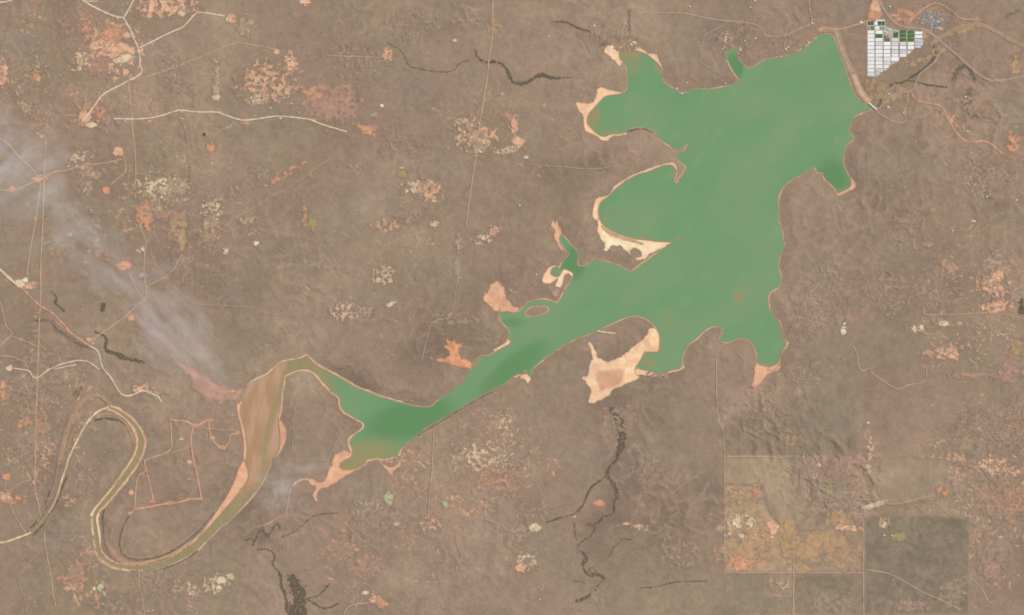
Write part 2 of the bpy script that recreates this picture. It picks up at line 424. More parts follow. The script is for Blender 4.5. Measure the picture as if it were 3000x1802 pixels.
# water
m, nt, bs = new_mat('turbid_water')
w = N_mix(nt, N_range(nt, N_noise(nt, 1100, 3, .5, 1.9, math.radians(-35)), .36, .66), C(119,159,110), C(131,161,115))
w = N_mix(nt, N_range(nt, N_noise(nt, 320, 4, .6, 2.2, math.radians(-50)), .5, .85), w, C(137,163,115))
deep = N_attr(nt, 'deep')
w = N_mix(nt, N_range(nt, deep, 0, 1), w, C(106,147,96))
olive = N_mix(nt, N_range(nt, N_noise(nt, 200, 4, .6, 3, math.radians(50)), .35, .65), C(170,148,110), C(154,145,102))
brown = N_mix(nt, N_range(nt, N_noise(nt, 420, 3, .5, 3.2, math.radians(97)), .38, .62), C(202,160,128), C(184,146,108))
silt = N_attr(nt, 'silt')
w = N_mix(nt, N_range(nt, silt, .1, .5), w, olive)
w = N_mix(nt, N_range(nt, silt, .5, 1), w, brown)
shal = N_range(nt, N_attr(nt, 'shallow'), 0, 1)
w = N_mix(nt, shal, w, C(162,150,104))
nt.links.new(N_gain(nt, w, N_range(nt, N_noise(nt, 40, 3), .2, .8, .985, 1.015)), bs.inputs['Base Color'])
bs.inputs['Roughness'].default_value = 0.35
WATER = m
def silt_f(X, Y):
    s = 1 - sstep(815, 885, X) * .5 - sstep(900, 1050, X + (Y - 1100) * -.12) * .5
    lo = sstep(1470, 1530, Y) * (X < 860)                    # lower bend: olive
    s = np.where(X < 860, s - .48 * sstep(1400, 1500, Y), s)
    xc = np.interp(Y, [1040, 1090, 1200, 1300, 1400, 1480], [866, 838, 806, 778, 768, 720])
    s = s - .34 * np.exp(-((X - xc) / 13.0) ** 2) * (X < 880) * (Y < 1500)
    s = np.where(X < 440, .5, s)
    return s
def deep_f(X, Y):
    return (np.maximum.reduce([sstep(0, .8, blob(X, Y, 2440, 520, 80, 90)), sstep(0, .8, blob(X, Y, 2100, 1060, 90, 60)), sstep(0, .6, blob(X, Y, 1200, 1230, 190, 80, -15)) * .8,
                               sstep(0, .6, blob(X, Y, 1500, 1080, 180, 50, -38)) * .75, sstep(0, .6, blob(X, Y, 1680, 770, 50, 70)), sstep(0, .6, blob(X, Y, 2150, 200, 40, 60)),
                               sstep(0, .8, blob(X, Y, 1500, 945, 60, 25)) * .6]) + .12 * fbm(X, Y, 160, 2, 71))
SHALLOWS = [(1840, 160, 60, 26, 10, .95), (1840, 190, 85, 60, 0, .45), (1930, 195, 35, 18, 55, .8), (1735, 345, 36, 55, 20, .9), (1770, 385, 60, 30, 0, .4), (1800, 685, 60, 14, 32, .9), (1900, 702, 70, 8, 8, .9), (1060, 1345, 170, 80, -14, .85),
            (1775, 640, 20, 50, 0, .35), (1920, 1010, 30, 40, 30, .9), (2235, 1078, 45, 22, 0, .85), (1900, 1060, 45, 26, 20, .6), (1010, 1260, 40, 120, 25, .35), (1395, 1060, 35, 20, -30, .8), (2163, 872, 26, 20, 30, .85), (2185, 845, 14, 34, 20, .45),
            (1460, 925, 24, 26, 0, .75), (1548, 965, 9, 6, 0, .9), (1530, 1000, 14, 5, -35, .7), (1985, 500, 26, 60, 10, .5), (1960, 930, 22, 60, 0, .4), (950, 1150, 50, 90, -40, .45), (1640, 800, 22, 16, 0, .6), (2090, 1090, 90, 16, 0, .45), (1990, 700, 20, 10, 0, .7), (2460, 560, 40, 14, -20, .5)]
def shallow_f(X, Y):
    s = np.zeros(X.shape, np.float32)
    for x, y, rx, ry, a, v in SHALLOWS: s = np.maximum(s, v * sstep(0, .75, blob(X, Y, x, y, rx, ry, a)))
    d = gfield(D, X, Y)
    return np.maximum(s + .25 * s * fbm(X, Y, 25, 2, 9), (1 - sstep(0, 5, -d)) * .55)
CUT = lambda X, Y: X - (806 + (Y - 1040) * .12)
at = {'silt': silt_f, 'shallow': shallow_f, 'deep': deep_f}
lake = region('reservoir', lambda X, Y: np.minimum(-gfield(D, X, Y) + 2.2, np.where(Y < 1410, CUT(X, Y), -1 + 0 * X) if True else 0), (780, 60, 2600, 1412), WATER, land=False, attrs=at, z=0.0, k=1)
tag(lake, 'wide green reservoir with branching bays behind the dam', 'reservoir', kind='structure')
riv = region('river', lambda X, Y: np.minimum(-gfield(D, X, Y) + 2.2, np.where(Y < 1410, -CUT(X, Y), 1 + 0 * X)), (60, 1020, 860, 1700), WATER, land=False, attrs=at, z=0.0, k=1)
tag(riv, 'muddy brown and olive river winding into the reservoir', 'river', kind='structure')

# pale rim left by the falling water, all round the shoreline
SANDY = soil('rim_sand', C(230,188,152), C(208,164,130), 90, 'ground', 1.3)
def rim_f(X, Y):
    d = gfield(D, X, Y)
    w = 3.2 + 3.4 * fbm(X, Y, 60, 2, 81) + 1.5 * fbm(X, Y, 18, 2, 82)
    w = np.where(X < 1300, w + 3.0, w)
    w = np.where((X > 1180) & (X < 1480) & (Y > 1040) & (Y < 1330) & (Y > 1650 - X * .42), w - 4.2, w)      # steep bank under the painted shade line: no rim
    w = np.where((X < 640) & (Y > 1190), w + 1.5, w)
    return np.minimum(w - d, d + .4)
rim = region('shoreline', rim_f, (200, 80, 2600, 1720), SANDY, .35, 2, land=False)
tag(rim, 'thin pale drawdown rim following the edge of the water', 'shoreline', kind='structure')

# ------------------------------------------------------------------ sand flats and beaches
BRIGHT = soil('bright_sand', C(255,216,172), C(246,194,150), 110, 'ground', 4.0, .04, .06, .06)
CREAM = soil('cream_sand', C(255,234,192), C(252,212,164), 90, 'ground', 4.0, .04, .06, .05)
PEACH = soil('peach_sand', C(240,186,146), C(226,170,132), 120, 'ground', 4.0, .05, .07, .07)
CLAY = soil('wet_clay', C(226,174,137), C(216,164,127), 140, C(244,198,154), 10, .03, .04, .04)
PINKF = soil('pink_flat', C(204,160,134), C(188,148,124), 120, 'ground', 9.0, .05, .08, .08)
ORANGE = soil('orange_soil', C(238,172,128), C(216,148,108), 70, 'ground', 4.0, .05, .08, .08)
FLATN = [0]
def flat_(name, label, pts, mat, off=.7, amp=3.0, sc=18, seed=1, holes=(), smooth=1, land=True, cat='sand flat'):
    def f(X, Y):
        g = poly_sdf(X, Y, pts, smooth) + rag(X, Y, amp, sc, seed) + 1.3 + 1.3 * fbm(X, Y, 7, 2, seed + 60)
        for hx, hy, rx, ry, an in holes:
            g = np.minimum(g, (-blob(X, Y, hx, hy, rx, ry, an) + .35 * fbm(X, Y, 14, 3, seed + 9)) * min(rx, ry))
        return g
    FLATN[0] += 1
    o = region(name, f, bounds(pts), mat, 1.7 + .03 * FLATN[0], 2, land)
    if o: tag(o, label, cat, kind='structure')
    return o
flat_('sand_beach', 'bright sand fan at the head of the northern bay', T(2,0,[(880,480),(940,430),(1060,440),(1090,400),(1180,395),(1212,412),(1250,470),(1320,515),(1345,560),(1200,540),(1060,520),(1075,600),(1035,640),(1000,600),(940,535),(890,510)]), BRIGHT, seed=2)
flat_('sand_beach', 'small sand wedge on the east side of the northern bay', T(2,0,[(1290,520),(1400,508),(1412,570),(1455,640),(1450,690),(1400,640),(1340,570)]), BRIGHT, seed=3, amp=1.5)
flat_('sand_beach', 'horn shaped sand beach on the northwest shore of the west bay', T(2,0,[(605,978),(690,998),(775,998),(815,930),(820,850),(870,840),(930,862),(1060,895),(1090,900),(1000,960),(800,1100),(745,1180),(760,1230),(850,1310),(900,1318),(950,1290),(1100,1270),(1110,1292),(1060,1312),(960,1312),(920,1362),(870,1362),(820,1315),(715,1275),(692,1220),(688,1110),(640,1070)]), BRIGHT, seed=4, amp=2)
flat_('sand_beach', 'narrow curved sand beach along the western cove', T(2,1,[(770,610),(785,500),(820,418),(920,412),(965,360),(985,305),(1045,278),(1135,218),(1200,188),(1390,120),(1410,108),(1440,108),(1560,72),(1600,150),(1575,200),(1500,150),(1400,190),(1000,420),(900,560),(890,660),(830,660)]), BRIGHT, seed=5, amp=1.5)
flat_('sand_spit', 'broad cream sand spit ending in a point east of the western cove', T(2,1,[(820,620),(870,660),(1000,740),(1200,810),(1500,835),(1570,852),(1480,890),(1400,935),(1330,975),(1290,1015),(1225,1035),(1180,1000),(1100,945),(1050,890),(1000,900),(960,880),(935,935),(890,950),(900,900),(860,820),(830,760)]), CREAM, seed=6, amp=4, holes=((1862, 741, 16, 10, 30),))
flat_('wet_sand', 'grey tan wet margin along the north side of the sand spit', T(2,1,[(855,690),(920,730),(1000,775),(1100,815),(1200,840),(1270,870),(1250,880),(1150,850),(1050,825),(960,800),(880,740)]), soil('wet_sand', C(214,180,138), C(190,162,118), 60, None), off=1.3, seed=7, amp=1)
flat_('sand_beach', 'hooked sand beach around the small inlet on the north shore', T(2,1,[(282,1240),(300,1180),(350,1100),(415,1072),(445,1100),(400,1120),(375,1170),(440,1190),(445,1200),(400,1235),(350,1262)]), BRIGHT, seed=8, amp=1.5)
flat_('sand_beach', 'cream sand wedge inside the hooked headland of the north shore', T(2,1,[(440,1185),(490,1118),(520,1105),(600,1150),(585,1195),(545,1150),(500,1180),(495,1230),(470,1300),(410,1280),(442,1220)]), CREAM, seed=9, amp=1.5)
flat_('sand_flat', 'patchy bare ground south of the hooked headland', T(2,1,[(370,1350),(430,1290),(470,1310),(450,1380),(400,1400)]), PINKF, seed=10, amp=6)
flat_('sand_beach', 'small branching sand head of the narrow northern creek', T(2,1,[(365,690),(400,640),(415,690),(440,620),(445,690),(475,740),(485,800),(455,850),(505,930),(480,945),(430,860),(405,800),(418,740)]), PEACH, seed=11, amp=2)
flat_('sand_fan', 'peach sand delta north of the small island', F([(1163,722),(1180,700),(1184,682),(1207,680),(1216,698),(1222,722),(1238,738),(1256,748),(1240,758),(1222,752),(1204,757),(1190,748),(1180,735)]), PEACH, seed=12, amp=5, sc=12)
flat_('sand_fan', 'orange starburst sand fan on the north bank of the river arm', T(1,2,[(1660,488),(1780,500),(1870,480),(1868,420),(1800,370),(1860,375),(1830,290),(1890,340),(1905,300),(1925,350),(2000,340),(1960,400),(1962,450),(1995,500),(2090,525),(2100,570),(2060,605),(2030,585),(1950,572),(1880,550),(1750,515)]), ORANGE, seed=13, amp=5, sc=10)
flat_('sand_beach', 'thin pale sand bars at the mouth of the northern channel', T(1,2,[(2290,360),(2340,330),(2471,285),(2471,350),(2380,395),(2310,440),(2290,420)]), BRIGHT, seed=14, amp=1.5, holes=((1462, 1008, 26, 5, -32),))
flat_('sand_flat', 'large cream and peach sand flat filling the southern bay', T(2,2,[(722,338),(765,330),(790,400),(840,500),(960,540),(1110,430),(1290,290),(1335,190),(1400,195),(1440,300),(1430,430),(1330,440),(1270,420),(1250,520),(1180,600),(1220,640),(1225,690),(1100,740),(960,800),(945,850),(860,890),(780,945),(735,915),(755,850),(760,790),(710,725),(665,680),(745,650),(750,540),(780,480),(755,400)]), BRIGHT, seed=15, amp=4)
flat_('clay_pan', 'flat brownish clay pan in the middle of the southern sand flat', T(2,2,[(800,610),(900,605),(1085,590),(1085,680),(1060,740),(960,790),(880,800),(850,850),(830,740),(800,700)]), CLAY, off=1.4, seed=16, amp=2, cat='clay pan')
flat_('sand_beach', 'thin sand beach along the south shore of the southern bay', T(2,2,[(1180,600),(1240,585),(1350,632),(1480,640),(1540,600),(1630,600),(1655,550),(1668,590),(1600,622),(1540,622),(1470,662),(1330,668),(1240,652),(1200,660)]), BRIGHT, seed=17, amp=1.5)
flat_('sand_beach', 'peach sand tongue at the foot of the eastern bay', F([(1822,872),(1840,882),(1885,876),(1884,892),(1852,900),(1832,930),(1812,938),(1820,905)]), PEACH, seed=18, amp=3)
flat_('mud_flat', 'pinkish brown mud flat west of the muddy river', T(0,2,[(1640,490),(1740,535),(1830,558),(1950,630),(2060,710),(2200,770),(2290,790),(2400,745),(2345,820),(2318,925),(2190,892),(2130,945),(2090,890),(2000,945),(1960,870),(1900,800),(1840,800),(1850,680),(1760,620)]), PINKF, seed=19, amp=6, sc=24)
flat_('sand_bar', 'long peach sand bar on the west bank of the muddy river', T(0,2,[(2285,925),(2322,925),(2325,1000),(2345,1100),(2375,1200),(2392,1330),(2385,1483),(2345,1483),(2355,1300),(2320,1120),(2290,1040)]), PEACH, seed=20, amp=1)
flat_('sand_bar', 'long tapering sand bar where the muddy river narrows', T(0,3,[(2300,60),(2345,-10),(2380,60),(2405,130),(2372,222),(2200,432),(2060,592),(1960,705),(1900,750),(1960,660),(2030,560),(2110,450),(2190,330),(2260,180)]), PEACH, seed=21, amp=1)
flat_('sand_bar', 'orange sand bar on the east bank of the muddy river', T(1,2,[(212,1060),(290,1150),(302,1250),(255,1385),(150,1490),(130,1483),(190,1425),(230,1340),(232,1230),(215,1140)]), PEACH, seed=22, amp=1)
flat_('sand_bar', 'narrow peach sand strip along the outer bank of the muddy river', T(1,3,[(165,0),(112,125),(75,215),(0,315),(-60,400),(-190,520),(-330,640),(-450,745),(-500,790),(-460,735),(-330,615),(-190,500),(-60,360),(0,285),(75,165),(110,80)]), PEACH, seed=23, amp=1.2)
flat_('sand_beach', 'orange sand shore where the reservoir arm ends in the southwest', T(1,2,[(735,1483),(760,1420),(830,1385),(900,1390),(940,1420),(930,1470),(860,1483)]) + T(1,3,[(840,20),(800,50),(830,90),(960,78),(1080,10),(1100,10),(1050,50),(930,110),(840,160),(720,240),(600,280),(580,350),(600,380),(575,400),(540,330),(590,250),(520,230),(500,180),(400,200),(370,260),(355,220),(400,175),(540,165),(600,215),(680,180),(690,90),(740,30)]), PEACH, seed=24, amp=2.5)
flat_('sand_beach', 'orange sand shore of the small southern notch of the reservoir arm', T(1,3,[(1180,-10),(1250,55),(1330,60),(1385,10),(1400,-40),(1392,60),(1340,80),(1310,120),(1340,170),(1375,195),(1340,190),(1290,130),(1260,90),(1210,40)]), PEACH, seed=25, amp=1.5)
flat_('sand_beach', 'two small sand pockets at the creek mouth on the south shore', T(2,2,[(0,685),(40,655),(80,640),(85,690),(60,680),(20,690)]) + T(2,2,[(130,630),(190,690),(165,720),(150,755),(132,690)]), BRIGHT, seed=26, amp=1)
flat_('sand_bar', 'cream sand bar inside the tight western river bend', T(0,3,[(905,545),(945,490),(965,490),(945,580),(970,680),(972,790),(965,868),(948,860),(940,760),(930,660)]), CREAM, seed=27, amp=.6, land=True)
flat_('sand_bar', 'pale sand bar on the west bank above the tight river bend', T(0,3,[(860,530),(890,470),(960,390),(1040,290),(1120,210),(1150,180),(1110,270),(1020,370),(940,460),(900,540)]), BRIGHT, seed=28, amp=1)
flat_('scroll_bar', 'tan scroll bar on the inner side of the southern river bend', T(0,3,[(1020,560),(1035,700),(1070,800),(1130,850),(1160,900),(1240,960),(1450,985),(1650,920),(1560,960),(1300,1000),(1150,985),(1080,930),(1020,830),(1000,700)]), PINKF, seed=29, amp=1.5)
flat_('sand_beach', 'orange notched shore at the foot of the dam bay in the east', T(3,1,[(660,380),(720,355),(790,320),(800,285),(782,225),(800,225),(850,290),(845,340),(760,370),(680,415),(665,400)]), PEACH, seed=30, amp=1)
flat_('sand_beach', 'thin orange strip at the eastern corner of the eastern bay', T(3,2,[(85,130),(115,120),(132,180),(135,260),(165,320),(210,335),(185,390),(125,440),(115,575),(0,625),(0,580),(100,540),(120,440),(172,350),(125,280),(110,180)]), PEACH, seed=31, amp=1)

# ------------------------------------------------------------------ fenced paddocks in the southeast
def field_(label, pts, a, b, seed, edgew=3, met=300):
    mt = soil('paddock_%d' % seed, a, b, met, 'ground', edgew, .12, .18, .13, .12)
    o = region('paddock', lambda X, Y: poly_sdf(X, Y, pts, 0) + rag(X, Y, .8, 20, seed), bounds(pts), mt, .6 + .03 * (seed - 100), 1)
    tag(o, label, 'paddock', 'fenced paddocks in the southeast', kind='structure')
field_('pale grey tan paddock north of the tan ploughed one', F([(1748,1102),(1895,1102),(1960,1112),(1975,1170),(1950,1200),(1960,1240),(1915,1280),(1885,1268),(1858,1238),(1838,1172),(1748,1168)]), C(186,160,128), C(172,149,120), 101, 8)
field_('tan and ochre paddock, the most colourful of the southeast', F([(1748,1170),(1838,1172),(1842,1205),(1858,1240),(1888,1270),(1915,1284),(1914,1380),(1748,1380)]), C(202,164,127), C(176,150,119), 102, 4, 170)
field_('dull tan paddock between the ochre and the dark one', F([(1917,1284),(1960,1278),(2010,1276),(2083,1276),(2083,1380),(1917,1380)]), C(180,152,121), C(166,142,114), 108, 4, 220)
field_('large dark olive grey paddock in the southeast corner', F([(2085,1250),(2120,1244),(2255,1244),(2338,1248),(2338,1482),(2085,1482)]), C(139,124,102), C(147,131,109), 103, 7)
field_('smooth pale paddock north of the dark olive grey one', F([(2098,1104),(2200,1100),(2288,1108),(2288,1205),(2160,1222),(2098,1210)]), C(176,151,123), C(163,140,115), 104, 12)
field_('dull grey paddock below the tan and olive one', F([(1918,1384),(2083,1384),(2083,1482),(1918,1482)]), C(148,131,107), C(156,136,113), 105, 4)
field_('pale olive strip paddock at the foot of the reddish plain', F([(1748,1384),(1845,1384),(1845,1440),(1912,1440),(1912,1482),(1748,1482)]), C(158,139,114), C(150,133,109), 106, 4)
field_('tall pale paddock along the eastern margin', F([(1748,1015),(2083,900),(2083,1098),(1900,1098),(1748,1098)]), C(154,135,112), C(148,130,108), 107, 40)

# ------------------------------------------------------------------ bare soil scattered through the bush
PAL = {
 'cream': ((240,214,178), (214,182,146)), 'pale': ((206,182,152), (190,160,132)), 'peach': ((240,190,150), (216,166,132)), 'orange': ((228,166,126), (208,150,116)),
 'pink': ((198,152,128), (180,142,120)), 'low': ((184,156,132), (172,146,124)), 'white': ((250,236,214), (240,216,186)), 'tan': ((198,162,116), (182,150,112)),
 'green': ((158,160,104), (150,150,100)), 'mint': ((204,202,152), (188,184,140)), 'ochre': ((196,160,120), (182,148,112)), 'olive': ((176,162,102), (164,150,102)),
}
WORDS = {'cream': 'cream', 'pale': 'pale grey tan', 'peach': 'peach', 'orange': 'orange', 'pink': 'dusty pink', 'low': 'faint brown', 'white': 'whitish', 'tan': 'golden tan', 'green': 'green', 'ochre': 'dull ochre', 'mint': 'pale mint', 'olive': 'olive yellow'}
LANDMARKS = [('the road fork in the northwest', 360, 50), ('the big peach clearing in the northwest', 330, 155), ('the pale road in the upper west', 560, 345), ('the smoky junction in the far west', 130, 520), ('the cream speckled hill in the west', 480, 570),
             ('the straight fence road in the north', 1420, 230), ('the western cove', 1780, 610), ('the northern bay', 1840, 160), ('the netted crops', 2620, 150), ('the dam wall', 2460, 200), ('the eastern bay', 2270, 1000),
             ('the wooded southern creek', 1820, 1280), ('the dark olive grey paddock', 2680, 1650), ('the tan and olive paddock', 2320, 1560), ('the tight western river bend', 290, 1500), ('the muddy river', 770, 1230),
             ('the reservoir arm', 1180, 1180), ('the orange road junction in the west', 265, 1000), ('the small island', 1575, 910), ('the middle plain', 1200, 600), ('the dark grove at the lower edge', 860, 1740), ('the southern sand flat', 1790, 1080), ('the eastern margin', 2960, 900)]
_used = {}
def place_words(x, y, base):
    n, lx, ly = min(LANDMARKS, key=lambda l: (l[1] - x) ** 2 + (l[2] - y) ** 2)
    dx, dy = x - lx, ly - y
    di = ('east', 'northeast', 'north', 'northwest', 'west', 'southwest', 'south', 'southeast')[int(round(math.degrees(math.atan2(dy, dx)) / 45)) % 8]
    far = 'just ' if math.hypot(dx, dy) < 60 else ('' if math.hypot(dx, dy) < 170 else 'well ')
    key = base + far + di + n
    k = _used[key] = _used.get(key, 0) + 1
    return f'{base} {far}{di} of {n}' + ('' if k == 1 else ', ' + ('another beside it', 'a third one near it', 'a fourth near it', 'a fifth near it')[min(k, 5) - 2])
PLACED = []
def bare(x, y, rx, ry, pal, dens, sc=9, ang=0, seed=None, full=True):
    """dens: 1 = solid patch with a ragged edge, lower = scattered flecks"""
    if full: x, y, rx, ry = (v * 3000 / 2471 for v in (x, y, rx, ry))
    seed = seed or int(x * 3 + y * 7) % 400 + 10
    a, b = PAL[pal]
    mt = soil('bare_' + pal, C(*a), C(*b), 45, 'ground', 3.5, .06, .12, .12) if dens >= .95 else soil('flecked_' + pal, C(*a), C(*b), 45, 'ground', 6.0, .06, .12, .12)
    if dens < .95: dens += .055; sc *= 1.45
    r = max(rx, ry) * (1.25 if dens >= .95 else 1.6)
    def f(X, Y):
        g = np.minimum(blob(X, Y, x, y, rx, ry, ang), .8) + .5 * fbm(X, Y, max(rx, ry) * .8, 3, seed, .7)
        if dens >= .95: return (g + .16 * fbm(X, Y, 12, 2, seed + 3)) * min(rx, ry)
        t = fbm(X + 8 * fbm(X, Y, 22, 2, seed + 7), Y + 8 * fbm(X, Y, 22, 2, seed + 8), sc, 4, seed, .62) + .5 * (ridged(X, Y, sc * 2.2, 3, seed + 5) - .25)
        return (t - (1 - 2 * dens) * .55 + .75 * np.clip(g, -1.5, .4) - .12) * sc * 1.1
    lay = max([q[3] + 1 for q in PLACED if abs(q[0] - x) < q[2] + r and abs(q[1] - y) < q[2] + r] or [0]); PLACED.append((x, y, r, lay))
    o = region('bare_patch', f, (x - r, y - r, x + r, y + r), mt, 3.0 + .05 * lay, 2)
    if o is None: return
    solid = dens >= .95
    base = WORDS[pal] + (' bare clearing' if solid else ' speckled bare soil')
    tag(o, place_words(x, y, base), 'clearing' if solid else 'bare soil', 'bare clearings in the bush' if solid else 'eroded bare soil patches', kind='structure')
random.seed(3)
